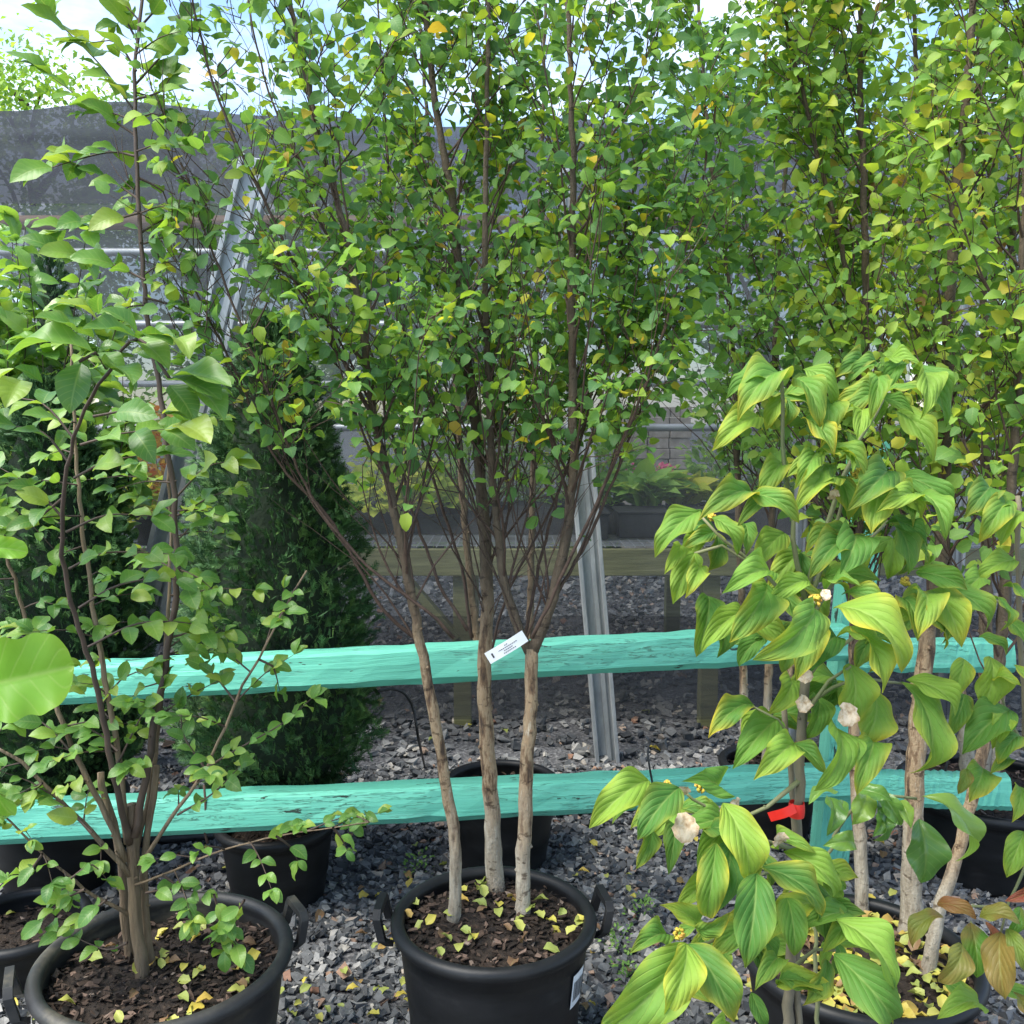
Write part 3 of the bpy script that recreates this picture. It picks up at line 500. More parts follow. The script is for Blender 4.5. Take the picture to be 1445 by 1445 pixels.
# ------------------------------------------------------------------ pots
def big_pot(label, c, R, h, mat_='plastic', soil_drop=.035, handles=(), sticker=None, chips=420, litter=0, seed=1, rim=.017, taper=.80, mulch_tint=None, group=None):
    c = Vector((c[0], c[1], 0)); t = thing('plant_pot', label, 'plant pot', c, group); b = MB(); r = R - rim
    prof = [(.004, .004), (r * taper, .004), (r * taper + .004, .012)] + [(r * (taper + (1 - taper) * s), h * s) for s in np.linspace(.08, .93, 8)]
    prof.insert(6, (prof[5][0] + .004, prof[5][1] + .006)); prof += [(r, h - .028), (r + .004, h - .026)]
    prof += [(r + rim * math.cos(a) , h - .004 + rim * math.sin(a)) for a in np.linspace(-1.2, math.pi + .6, 12)]
    prof += [(r - .012, h - .03), (r - .016, h - soil_drop - .02)]
    b.lathe(c, prof, 64); b.build('pot_wall', mat_, t)
    rs = r - .012; r3 = np.random.default_rng(seed); m = MB(); rows = []
    for i in range(14):
        q = rs * i / 13; rows.append([(c.x + q * math.cos(a), c.y + q * math.sin(a), h - soil_drop + .012 * (1 - (i / 13) ** 2) + r3.normal(0, .003)) for a in np.linspace(0, 6.2832, 49)[:-1]])
    m.quad_grid(rows, True); soil = m.build('soil', 'soil', t)
    zs = h - soil_drop + .006
    if chips:
        a = r3.uniform(0, 6.283, chips); q = rs * .98 * np.sqrt(r3.random(chips)); Pp = np.stack([c.x + q * np.cos(a), c.y + q * np.sin(a), zs + .008 + r3.uniform(-.004, .006, chips)], 1)
        D = r3.normal(0, 1, (chips, 3)) * [1, 1, .3]; N = r3.normal(0, .35, (chips, 3)) + [0, 0, 1]
        S3 = np.stack([r3.uniform(.006, .016, chips), r3.uniform(.012, .042, chips), r3.uniform(.004, .009, chips)], 1)
        tp = [(np.clip(tv * 2, -1, 1) * .5, tf, tu) for tv, tf, tu in T_STONE[:5]]
        V, F, U, T = scatter(tp, Pp, frames(D, N), S3, r3); me = np_mesh('mulch', V, F, None, T, False); me.materials.append(M['mulch']); tag(place(bpy.data.objects.new('mulch', me), soil), kind='stuff')
    for k in range(litter):
        a, q = r3.uniform(0, 6.283), rs * .92 * math.sqrt(r3.random()); fallen(soil, (c.x + q * math.cos(a), c.y + q * math.sin(a), zs + .018), r3)
    for ha in handles:
        o = Vector((math.cos(ha), math.sin(ha), 0)); tg = Vector((-o.y, o.x, 0)); hb = MB(); e = c + o * (R - .004) + Vector((0, 0, h - .045))
        pts = [e + tg * (k_ * .048) + o * a_ + Vector((0, 0, z_)) for k_, a_, z_ in ((-1, 0, 0), (-1.08, .018, .010), (-1.0, .030, .060), (-.85, .030, .072), (.85, .030, .072), (1.0, .030, .060), (1.08, .018, .010), (1, 0, 0))]
        rows = []
        for i_, p in enumerate(pts):
            d_ = (pts[min(i_ + 1, 7)] - pts[max(i_ - 1, 0)]).normalized(); sd_ = d_.cross(o).normalized(); rows.append([p + o * .011 + sd_ * .009, p + o * .011 - sd_ * .009, p - o * .008 - sd_ * .009, p - o * .008 + sd_ * .009])
        hb.quad_grid(rows, True); hb.f += [(0, 1, 2, 3), (31, 30, 29, 28)]
        hb.build('handle', mat_, t, False, .004)
    if sticker:
        a0, z0, sw, sh = sticker; s = MB(); rr_ = lambda z: r * (taper + (1 - taper) * z / h) + .0035
        def arc(a1, a2, z1, z2, off, sk=0): return [[(c.x + (rr_(z) + off) * math.cos(a1 + (a2 - a1) * i / 8), c.y + (rr_(z) + off) * math.sin(a1 + (a2 - a1) * i / 8), z + sk * i / 8) for i in range(9)] for z in (z1, z2)]
        s.quad_grid(arc(a0, a0 + sw / R, z0, z0 + sh, 0)); so = s.build('sticker', 'white_tag', t)
        k = MB(); x = .12
        for wd in (2, 1, 1, 3, 1, 2, 1, 1, 2, 3, 1, 1, 2, 1):
            k.quad_grid(arc(a0 + x * sw / R, a0 + (x + wd * .022) * sw / R, z0 + sh * .2, z0 + sh * .78, .0012)); x += wd * .022 + .026
        k.build('barcode', 'ink', so)
    return t, zs
FM = None
def fallen(parent, p, r3, s=None):
    k = int(r3.integers(0, 6)); me = tplmesh(('fallen', k), T_FALLEN[k], 'fallen_leaf'); a = r3.uniform(0, 6.283); t1, t2 = r3.normal(0, .35, 2)
    mw = Matrix.Translation(Vector(p)) @ Matrix.Rotation(a, 4, 'Z') @ Matrix.Rotation(t1, 4, 'X') @ Matrix.Rotation(t2, 4, 'Y') @ Matrix.Scale(s or float(r3.uniform(.026, .044)), 4)
    place(bpy.data.objects.new('fallen_leaf', me), parent, mw)
C1 = G(697, 1300, .39); C2 = G(233, 1356, .38); C3 = G(1212, 1352, .33)
big_pot('wide black pot with white barcode sticker holding the centre birch', C1, .25, .40, 'plastic', .03, (math.pi * .985, math.pi * .06), (-.62, .245, .062, .085), 620, 44, 1)
big_pot('dusty black pot with side handles holding the crape myrtle', C2, .285, .39, 'plastic_dusty', .05, (math.radians(33), math.radians(205)), None, 900, 34, 2)
big_pot('black pot full of yellow leaf litter holding the right birch', C3, .28, .34, 'plastic', .03, (), None, 500, 230, 3)
CR1 = G(707, 1222, 0); CR1 = Vector((P(707, 1150, 3.30).x, 3.30, 0)); big_pot('plain black pot behind the fence under the centre birch', CR1, .22, .285, 'plastic', .05, (), None, 200, 6, 4)
CR2 = Vector((P(1400, 1160, 3.25).x, 3.25, 0)); big_pot('large black pot of bark mulch behind the short right rail', CR2, .33, .29, 'plastic', .03, (), None, 700, 10, 5)
CR3 = Vector((P(1085, 1160, 3.55).x, 3.55, 0)); big_pot('black pot behind the fence hidden by dogwood leaves', CR3, .20, .27, 'plastic', .04, (), None, 200, 4, 6)
CA1 = Vector((P(392, 1200, 3.04).x, 3.04, 0)); big_pot('black pot under the centre arborvitae behind the fence', CA1, .205, .26, 'plastic', .05, (), None, 150, 4, 7)
CA2 = Vector((P(80, 1200, 3.12).x, 3.14, 0)); big_pot('black pot under the left arborvitae behind the fence', CA2, .235, .30, 'plastic', .05, (), None, 150, 4, 8)
CL = G(40, 1310, 0); big_pot('low empty black pot beside the crape myrtle pot', (G(30, 1300, .16).x, G(30, 1300, .16).y), .19, .16, 'plastic', .05, (), None, 100, 3, 9)
CD1 = Vector((P(1112, 1440, 1.58).x, 1.58, 0)); CD2 = Vector((P(1475, 1440, 1.72).x, 1.74, 0))
big_pot('black pot under the yellow green dogwood', CD1, .17, .30, 'plastic', .03, (), None, 200, 5, 10); big_pot('black pot under the reddening dogwood', CD2, .17, .30, 'plastic', .03, (), None, 200, 5, 12)

# ------------------------------------------------------------------ turquoise fence
fence = thing('rail_fence', 'chipped turquoise painted timber rail fence crossing behind the front pots', 'fence', (.4, 3.0, 0))
def rail(a, c, h=.135, d=.09, name='rail', seed=0):
    a, c = Vector(a), Vector(c); t = (c - a); L = t.length; t.normalize(); out = Vector((t.y, -t.x, 0)).normalized(); up = out.cross(t); up = up if up.z > 0 else -up
    prof = [(-.5, -.5), (.30, -.5), (.50, -.30), (.42, .10), (.30, .42), (.16, .5), (-.5, .5)]     # rounded front face, seen from its end
    r3 = random.Random(seed); n = 40; b = MB(); rows, uvs = [], []; per = [0]
    pr = prof + [prof[0]]
    for i in range(1, len(pr)): per.append(per[-1] + math.hypot((pr[i][0] - pr[i - 1][0]) * d, (pr[i][1] - pr[i - 1][1]) * h))
    jit = [[r3.gauss(0, .0016) for _ in prof] for _ in range(n + 1)]
    for i in range(n + 1):
        p = a + t * (L * i / n); row = [p + out * (x * d + jit[i][k]) + up * (y * h + jit[i][(k + 2) % 7]) for k, (x, y) in enumerate(prof)]; row.append(row[0]); rows.append(row); uvs.append([(L * i / n + seed * 1.37, q) for q in per])
    b.quad_grid(rows, False, uvs)
    for r_, rev in ((0, True), (n, False)):
        k = len(b.v); b.v.extend([tuple(v) for v in rows[r_][:-1]]); f = tuple(range(k, k + 7)); b.f.append(f[::-1] if rev else f); b.uv.extend([(q[0] * .1, q[1] * .1) for q in prof])
    return b.build(name, 'paint', fence, False)
def fz(px, yy, Y): return P(px, yy, Y)
YL, YRt = 2.66, 3.07
def frow(px): return YL + (YRt - YL) * (px - 60) / (1190 - 60)
rail(P(-260, 982, frow(-260)), P(1196, 906, frow(1196)), .108, .09, seed=1)
rail(P(-260, 1173, frow(-260)), P(1196, 1102, frow(1196)), .108, .09, seed=2)
rail(P(1196, 925, frow(1196) - .01), P(1428, 925, 2.98), .10, .08, seed=3)
rail(P(1214, 1112, frow(1214)), P(1424, 1118, 2.98), .105, .08, seed=4)
pb_, pt_ = G(1187, 1262, 0), P(1236, 622, 3.16); pb_.y = max(pb_.y, 3.13)
def fpost(a, c, w, seed):
    a, c = Vector(a), Vector(c); t = c - a; n = 20; rows, uvs = [], []; b = MB(); cs = [(-.5, -.5), (.5, -.5), (.5, .5), (-.5, .5), (-.5, -.5)]
    for i in range(n + 1): rows.append([a + t * (i / n) + Vector((x * w, y * w, 0)) for x, y in cs]); uvs.append([(t.length * i / n + seed, k * w) for k in range(5)])
    b.quad_grid(rows, False, uvs); k = len(b.v); b.v.extend([tuple(v) for v in rows[-1][:-1]]); b.f.append((k, k + 1, k + 2, k + 3)); b.uv.extend([(0, 0), (w, 0), (w, w), (0, w)]); b.build('post', 'paint', fence, False)
fpost((pb_.x, pb_.y + .06, 0), pt_ + Vector((0, .06, 0)), .105, 7)
fpost((P(-180, 1200, 2.62).x, 2.70, 0), (P(-180, 1200, 2.62).x, 2.70, 1.15), .105, 9)
def cable(name, label, pts, r, m='rubber', cat='cable tie'): b = MB(); b.tube(spline(pts, .02), r, 8); return tag(b.build(name, m), label, cat)
cable('cable_tie', 'thin black cable tie sticking up from the lower rail near dogwood', [P(922, 1112, 2.88), P(917, 1085, 2.87), P(914, 1060, 2.88), P(917, 1043, 2.9)], .0035)
cable('cable_tie', 'black cable tie end poking above the short right rail', [P(1334, 1088, 2.93), P(1338, 1070, 2.93), P(1352, 1030, 2.94), P(1358, 1012, 2.95)], .0035)
cable('drip_tube', 'thin black irrigation tube arching beside the centre arborvitae', [G(596, 1092, .02) + Vector((0, .1, 0)), P(590, 1040, 3.30), P(584, 1003, 3.28), P(572, 980, 3.25), P(553, 972, 3.22), P(532, 976, 3.18)], .005, 'rubber', 'irrigation tube')
cable('irrigation_hose', 'thick black irrigation hose lying on gravel behind the lower rail', [(-1.9, 3.30, .03), (-1.2, 3.42, .03), (-.72, 3.52, .03), (-.25, 3.72, .03), (.2, 3.66, .03), (.55, 3.70, .03), (1.0, 3.85, .03), (2.0, 3.95, .03)], .02, 'rubber', 'hose')
cable('dangling_string', 'dark string with dried bits hanging below the lower rail', [P(288, 1108, 2.70), P(290, 1140, 2.69), P(287, 1165, 2.69), P(293, 1190, 2.70)], .0035, 'twig', 'string')

# ------------------------------------------------------------------ arborvitae
def arborvitae(label, c, z0, htop, R, n, seed, lean=0):
    c = Vector(c); t = thing('arborvitae', label, 'conifer', (c.x, c.y, z0), 'arborvitae behind the fence'); r3 = np.random.default_rng(seed)
    b = MB(); b.tube([(c.x, c.y, z0 - .04), (c.x, c.y, z0 + (htop - z0) * .8)], [.03, .008], 8); b.build('trunk', 'myrtle_stem', t)
    hh = htop - z0
    def prof(s): return R * (min(1, (s + .02) / .18) ** .5) * (1 - s ** 3.0) ** .8 * 1.02
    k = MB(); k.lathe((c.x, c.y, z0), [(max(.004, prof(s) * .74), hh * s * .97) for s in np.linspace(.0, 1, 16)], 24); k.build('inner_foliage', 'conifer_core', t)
    s = r3.random(n) ** 1.1; a = r3.uniform(0, 6.283, n); lump = 1 + .10 * np.sin(a * 5 + s * 14) + .07 * np.sin(a * 9 - s * 23)
    pr = np.array([prof(x) for x in s]) * lump; q = pr * r3.uniform(.70, 1.0, n)
    Pp = np.stack([c.x + q * np.cos(a), c.y + q * np.sin(a), z0 + hh * s], 1)
    D = np.stack([np.cos(a), np.sin(a), r3.normal(.75, .55, n)], 1) + r3.normal(0, .35, (n, 3)); N = np.stack([-np.sin(a), np.cos(a), r3.normal(0, .5, n)], 1) + r3.normal(0, .5, (n, 3))
    tp = []
    for kk in range(4):   # flat fan sprays: a rib with side fingers
        rr = np.random.default_rng(kk + 9); v, f = [], []
        def fin(p, d, L, w):
            d = np.array(d) / np.linalg.norm(d); nx = np.array([d[1], -d[0], 0]); p = np.array(p); i = len(v)
            v.extend([p - nx * w * .4, p + nx * w * .4, p + d * L * .6 + nx * w * .5, p + d * L * .6 - nx * w * .5]); v.extend([p + d * L + nx * w * .12, p + d * L - nx * w * .12]); f.extend([(i, i + 1, i + 2, i + 3), (i + 3, i + 2, i + 4, i + 5)])
        def fin1(p, d, L, w):
            d = np.array(d) / np.linalg.norm(d); nx = np.array([d[1], -d[0], 0]); p = np.array(p); i = len(v)
            v.extend([p - nx * w * .45, p + nx * w * .45, p + d * L + nx * w * .2, p + d * L - nx * w * .2]); f.append((i, i + 1, i + 2, i + 3))
        fin((0, 0, 0), (0, 1, 0), 1, .07)
        for j in range(5):
            y = .15 + .15 * j
            for sd in (-1, 1): fin1((0, y, 0), (sd * .75, 1, 0), .42 - .05 * j + rr.uniform(-.05, .05), .075)
        v = np.array(v); v[:, 2] += -.25 * v[:, 1] ** 2 + rr.normal(0, .02, len(v)); tp.append((v, np.array(f), np.zeros((len(v), 2))))
    V, F, U, T = scatter(tp, Pp, frames(D, N), r3.uniform(.028, .062, n), r3); me = np_mesh('foliage', V, F, None, T); me.materials.append(M['conifer']); tag(place(bpy.data.objects.new('foliage', me), t), kind='stuff')
arborvitae('dense dark green arborvitae behind the fence left of the centre birch', (CA1.x, CA1.y + .06), .30, P(410, 455, 3.14).z, .305, 9500, 1)
arborvitae('dark arborvitae behind the crape myrtle, at the fence', (CA2.x, CA2.y + .04), .30, P(90, 540, 3.14).z, .30, 8500, 2)
arborvitae('slim taller arborvitae standing behind the left bush', (P(85, 700, 4.1).x, 4.1, 0), .0, P(85, 350, 4.1).z, .20, 2600, 3)

# ------------------------------------------------------------------ birches
def stem_obj(t, pts, r0, r1, m, n=10, name='stem', seed=0, power=.8):
    sp = spline(pts, .03); r3 = random.Random(seed); k = len(sp) - 1
    rad = [(r0 + (r1 - r0) * (i / k) ** power) * (1 + r3.gauss(0, .035)) for i in range(k + 1)]
    for i in range(2): rad[i] *= 1.12 - .06 * i
    sp = [p + Vector((r3.gauss(0, .0015), r3.gauss(0, .0015), 0)) for p in sp]
    b = MB(); b.tube(sp, rad, n); 
    for q in range(int(k / 5)):                                   # knots and cut twig stubs
        i = r3.randrange(2, k); a = r3.uniform(0, 6.28); o = Vector((math.cos(a), math.sin(a), .5)); b.tube([sp[i] + o * rad[i] * .5, sp[i] + o * (rad[i] * 1.0 + .004)], [rad[i] * .38, rad[i] * .26], 6)
    b.build(name, m, t); return sp, rad
def grow(t, stems, seed, zlo, zhi, nprim, lenf, bare0, bare1, leafL, lm, tilt=(20, 44), nobj=300, sec_step=.075, leaf_step=.0235, bare_twigs=10, bias=.55, yscale=.8, droop=.0, keep=None):
    rg3 = np.random.default_rng(seed); rd = random.Random(seed); tw = MB(); Lp, Ld, Ln, Ls = [], [], [], []
    cx = sum(s[0][len(s[0]) // 2].x for s in stems) / len(stems); cy = sum(s[0][len(s[0]) // 2].y for s in stems) / len(stems)
    def addleaf(p, d):
        pr = (p.z - bare0) / (bare1 - bare0)
        if rd.random() > max(.015, min(1, pr)): return
        if keep and not keep(p, rd): return
        o = d * .55 + Vector((rd.gauss(0, .55), rd.gauss(0, .55), rd.gauss(-.55, .45))); nn = Vector((rd.gauss(0, .55), rd.gauss(-.35, .55), rd.gauss(.8, .45))); o.normalize()
        L = leafL * rd.uniform(.62, 1.25); Lp.append(p + o * .014); Ld.append(o); Ln.append(nn); Ls.append(L)
    def twig(p, d, L, r, lv, step, npt=5, up=.12):
        pts = [p]; q = p.copy(); dd = d.copy(); nxt = step * rd.random()
        for i in range(npt):
            q = q + dd * (L / npt); dd = (dd + Vector((rd.gauss(0, .09), rd.gauss(0, .09), up * .35 + rd.gauss(0, .05)))).normalized(); pts.append(q.copy())
        tw.tube(pts, [r * (1 - .78 * i / npt) for i in range(npt + 1)], 3 if r < .003 else 5, False)
        return pts
    for sp, rad in stems:
        zs = [p.z for p in sp]; ids = [i for i, z in enumerate(zs) if zlo < z < zhi]
        if not ids: continue
        for k in range(nprim):
            i = ids[int(len(ids) * ((k + rd.random()) / nprim))]; p = sp[i]; s = (p.z - zlo) / (zhi - zlo)
            ax = Vector((p.x - cx, p.y - cy, 0)); az = rd.uniform(0, 6.283); o = Vector((math.cos(az), math.sin(az) * yscale, 0)) + (ax.normalized() * bias if ax.length > .02 else Vector())
            if o.length < .1: continue
            o.normalize(); an = math.radians(rd.uniform(*tilt)); d = o * math.sin(an) + Vector((0, 0, math.cos(an)))
            L = (1.0 - .55 * s) * rd.uniform(.55, 1.1) * lenf; r = min(rad[i] * .5, .0038) * (1 - .3 * s)
            pts = twig(p, d, L, r, True, leaf_step, 7, .10 - droop)
            for j in range(2, len(pts)):
                nsec = max(1, int((L / 7) / sec_step + rd.random()))
                for _ in range(nsec):
                    q = pts[j - 1].lerp(pts[j], rd.random()); dd = (pts[j] - pts[j - 1]).normalized(); sd = Vector((rd.gauss(0, 1), rd.gauss(0, 1), rd.gauss(.1, .5))); sd = (sd - dd * sd.dot(dd)).normalized()
                    d2 = (dd + sd * rd.uniform(.5, 1.1) + Vector((0, 0, -droop * 2))).normalized(); L2 = rd.uniform(.10, .30) * (1.1 - .5 * j / len(pts)) * min(1, lenf + .2)
                    p2 = twig(q, d2, L2, .0016, True, leaf_step, 4, .03 - droop)
                    for m_ in range(1, 5):
                        for h_ in range(max(1, int(L2 / 4 / leaf_step + rd.random()))): addleaf(p2[m_ - 1].lerp(p2[m_], rd.random()), (p2[m_] - p2[m_ - 1]).normalized())
                if j > 2: addleaf(pts[j], (pts[j] - pts[j - 1]).normalized()); addleaf(pts[j - 1].lerp(pts[j], .5), (pts[j] - pts[j - 1]).normalized())
        for k in range(bare_twigs):                                # bare reddish shoots low on the stems
            ids2 = [i for i, z in enumerate(zs) if zlo - .12 < z < zlo + .35]
            if not ids2: break
            i = rd.choice(ids2); az = rd.uniform(0, 6.283); an = math.radians(rd.uniform(10, 38)); d = Vector((math.cos(az) * math.sin(an), math.sin(az) * math.sin(an) * .7, math.cos(an)))
            pts = twig(sp[i], d, rd.uniform(.3, .75), rd.uniform(.0016, .0034), False, 1, 7, .08)
            for j in (3, 4, 5, 6):
                if rd.random() < .7:
                    d2 = ((pts[j] - pts[j - 1]).normalized() + Vector((rd.gauss(0, .4), rd.gauss(0, .4), .1))).normalized(); p2 = twig(pts[j], d2, rd.uniform(.1, .3), .0013, False, 1, 4, .05); addleaf(p2[-1], d2)
    tag(tw.build('twigs', 'twig', t), kind='stuff')
    leaves(t, 'birch', T_BIRCH, lm, Lp, Ld, Ln, Ls, rg3, nobj)
    return len(Lp)
def stem_px(lst, y0, ys):
    """pixel polyline; y0 base depth, ys depth change to the top"""
    n = len(lst) - 1; return [P(x, y, y0 + ys * i / n) for i, (x, y) in enumerate(lst)]
def base_on(lst, z, ys, dy=0):
    b_ = G(lst[0][0], lst[0][1], z); out = stem_px(lst, b_.y, ys); out[0].z = z - .02; return out
ZS1 = .375
t = thing('birch_tree', 'three trunked young birch in the wide barcode pot', 'tree', (C1.x, C1.y, ZS1), 'potted birch trees')
A = [(640, 1300), (643, 1200), (625, 1080), (607, 980), (590, 890), (568, 780), (548, 680), (528, 590), (505, 430), (480, 300), (450, 190), (425, 80), (400, -40), (380, -160)]
B = [(700, 1255), (694, 1150), (686, 1040), (683, 940), (688, 860), (686, 780), (680, 700), (672, 600), (655, 470), (640, 300), (615, 150), (600, 0), (590, -150)]
C_ = [(737, 1290), (741, 1150), (748, 1000), (750, 915)]
C_a = [(749, 922), (726, 872), (707, 800), (698, 700), (692, 600), (684, 400), (686, 200), (690, -20), (695, -160)]
C_b = [(750, 922), (774, 862), (794, 780), (806, 700), (809, 600), (807, 400), (808, 200), (800, -30), (795, -160)]
sA = stem_obj(t, base_on(A, ZS1, -.12), .0165, .004, 'birch_bark', 12, 'trunk', 1); sB = stem_obj(t, base_on(B, ZS1, .05), .0245, .005, 'birch_bark', 12, 'trunk', 2)
pc = base_on(C_, ZS1, .02); sC = stem_obj(t, pc, .0190, .0165, 'birch_bark', 12, 'trunk', 3)
yC = pc[-1].y; sCa = stem_obj(t, stem_px(C_a, yC, .10), .0125, .004, 'birch_bark_brown', 10, 'trunk', 4); sCb = stem_obj(t, stem_px(C_b, yC, -.05), .0150, .004, 'birch_bark_brown', 10, 'trunk', 5)
extra = []
for lst, dy, r in (([(592, 905), (540, 860), (470, 740), (385, 640), (330, 520), (270, 400)], -.05, .006), ([(640, 900), (600, 860), (520, 800), (440, 700), (380, 560), (290, 330), (255, 230)], -.10, .005), ([(530, 600), (470, 480), (400, 340), (320, 170), (285, 60), (265, -40)], -.12, .006), ([(660, 890), (610, 800), (560, 640), (500, 420), (380, 130), (345, -30)], .0, .0055),
                   ([(770, 870), (830, 760), (880, 640), (940, 480), (1000, 330)], .02, .006), ([(752, 900), (790, 820), (850, 690), (905, 560), (950, 420), (990, 260), (1010, 150)], -.06, .006), ([(740, 900), (770, 760), (830, 560), (880, 330), (920, 120), (935, -40)], .12, .006), ([(690, 930), (720, 830), (790, 690), (850, 520), (900, 300)], .16, .005), ([(665, 900), (650, 800), (590, 600), (560, 380), (540, 120), (530, -60)], .12, .006)):
    extra.append(stem_obj(t, stem_px(lst, yC + dy, -.10 if dy < 0 else .12), r * .8, .0022, 'twig', 7, 'branch', len(extra) + 20))
def thin_left(p, rd_):
    d_ = p - Vector((0, 0, H)); f_ = d_.dot(_f); px = 722.5 + FPX * d_.x / f_
    return rd_.random() < max(.30, min(1, (px - 330) / 240 + .30))
n1 = grow(t, [sA, sB, sCa, sCb], 101, 1.14, 3.05, 33, .62, 1.40, 1.68, .0365, 'birch_leaf', (16, 42), 300, bare_twigs=9, keep=thin_left)
n2 = grow(t, extra, 102, 1.45, 2.9, 16, .36, 1.40, 1.68, .0365, 'birch_leaf', (15, 50), 0, bare_twigs=1, keep=thin_left)
print('centre leaves', n1, n2)
tg = thing('plant_tag', 'white paper plant tag looped round the centre birch fork', 'tag', P(740, 895, yC - .02))
def strip(parent, name, m, a, c, w, wy, off=0.0, bend=.01, nn=8):
    a, c = Vector(a), Vector(c); d = (c - a).normalized(); s = d.cross(Vector((0, -1, .15))).normalized(); nrm = s.cross(d); nrm = nrm if nrm.y < 0 else -nrm
    b = MB(); b.quad_grid([[a.lerp(c, i / nn) + s * w * v + nrm * (bend * math.sin(math.pi * i / nn * 1.3) + off) for v in (-.5, -.17, .17, .5)] for i in range(nn + 1)]); return b.build(name, m, parent), a, c, s, nrm
yt = yC - .035
so, a_, c_, s_, n_ = strip(tg, 'tag_strip', 'white_tag', P(741, 897, yt + .012), P(688, 930, yt), .030, 0)
k = MB()
for row, (u0, u1) in enumerate(((.30, .62), (.36, .58), (.22, .70), (.44, .52))):
    x = u0
    while x < u1:
        x2 = min(u1, x + .035); off = s_ * (-.009 + .0055 * row)
        q = [a_.lerp(c_, xx) + off + s_ * e + n_ * (.01 * math.sin(math.pi * xx * 1.3) + .0012) for xx, e in ((x, -.0009), (x2, -.0009), (x2, .0009), (x, .0009))]; i = len(k.v); k.v.extend([tuple(v) for v in q]); k.f.append((i, i + 1, i + 2, i + 3)); x = x2 + .012
q = [a_.lerp(c_, xx) + s_ * e + n_ * (.01 * math.sin(math.pi * xx * 1.3) + .0012) for xx, e in ((.84, -.006), (.88, -.006), (.88, .006), (.84, .006))]; i = len(k.v); k.v.extend([tuple(v) for v in q]); k.f.append((i, i + 1, i + 2, i + 3))
k.build('print', 'ink', so)

# right birch in the leaf litter pot
ZS3 = .315
t = thing('birch_tree', 'yellowing three stemmed birch in the leaf litter pot', 'tree', (C3.x, C3.y, ZS3), 'potted birch trees')
R1 = [(1218, 1290), (1213, 1180), (1206, 1080), (1205, 900), (1214, 700), (1222, 400), (1215, 150), (1213, -40), (1212, -150)]
R2 = [(1284, 1322), (1288, 1200), (1291, 1080), (1308, 900), (1330, 760), (1334, 600), (1345, 330), (1362, 150), (1375, -30), (1380, -150)]
R3 = [(1306, 1378), (1325, 1290), (1355, 1190), (1380, 1090), (1408, 950), (1420, 800), (1438, 500), (1448, 200), (1450, -100)]
R4 = [(1207, 930), (1212, 760), (1214, 560), (1197, 400), (1150, 200), (1110, 40), (1090, -100)]
s1 = stem_obj(t, base_on(R1, ZS3, .12), .018, .005, 'birch_bark', 12, 'trunk', 31); s2 = stem_obj(t, base_on(R2, ZS3, .10), .028, .006, 'birch_bark', 12, 'trunk', 32); s3 = stem_obj(t, base_on(R3, ZS3, .05), .017, .005, 'birch_bark_brown', 12, 'trunk', 33)
s4 = stem_obj(t, stem_px(R4, G(1218, 1290, ZS3).y + .03, .05), .010, .004, 'birch_bark_brown', 10, 'trunk', 34)
n3 = grow(t, [s1, s2, s3, s4], 201, 1.05, 3.0, 34, .66, 1.10, 1.35, .0395, 'birch_leaf_yellowing', (18, 48), 300, bare_twigs=8, bias=.35)
print('right leaves', n3)
def back_birch(label, c, zs, lists, seed, lm, nprim, lenf, leafL, b0, b1, m='birch_bark_brown', r=.018, nobj=300, tilt=(18, 50), cat='tree', zlo_=1.15):
    t = thing('birch_tree', label, cat, (c.x, c.y, zs), 'potted birch trees'); ss = []
    for i, lst in enumerate(lists):
        pts = stem_px(lst, c.y, .0); pts[0] = Vector((pts[0].x, c.y, zs - .02)); ss.append(stem_obj(t, pts, r, .004, m, 10, 'trunk', seed + i))
    print(label, grow(t, ss, seed, zlo_, 3.3, nprim, lenf, b0, b1, leafL, lm, tilt, nobj, bare_twigs=3, bias=.3))
back_birch('birch behind the fence whose grey trunk rises behind the centre birch', CR1, .25, [[(690, 1110), (684, 1000), (668, 860), (652, 690), (640, 500), (610, 250), (590, 0), (580, -120)], [(746, 1110), (748, 900), (754, 600), (762, 300), (770, 0), (775, -120)]], 301, 'birch_leaf', 28, .62, .037, 1.55, 1.8, zlo_=1.4)
back_birch('dark leaved birch behind the fence between the two front birches', CR3, .24, [[(1050, 1120), (1048, 900), (1040, 660), (1030, 420), (1000, 200), (985, 0), (980, -150)], [(1080, 1120), (1088, 800), (1090, 600), (1100, 350), (1120, 100), (1130, -120)], [(1090, 1120), (1130, 850), (1160, 600), (1175, 300), (1180, 0), (1180, -120)]], 311, 'birch_leaf_dark', 31, .66, .042, 1.35, 1.6)
back_birch('thick trunked birch in the bark mulch pot behind the short rail', CR2, .27, [[(1374, 1090), (1345, 900), (1330, 740), (1318, 560), (1300, 300), (1290, 0), (1285, -120)], [(1400, 1090), (1415, 880), (1425, 700), (1430, 400), (1420, 100), (1418, -120)], [(1390, 1090), (1392, 800), (1390, 500), (1380, 100), (1375, -120)]], 321, 'birch_leaf_yellowing', 26, .60, .042, 1.1, 1.4, 'birch_bark_brown', .028)

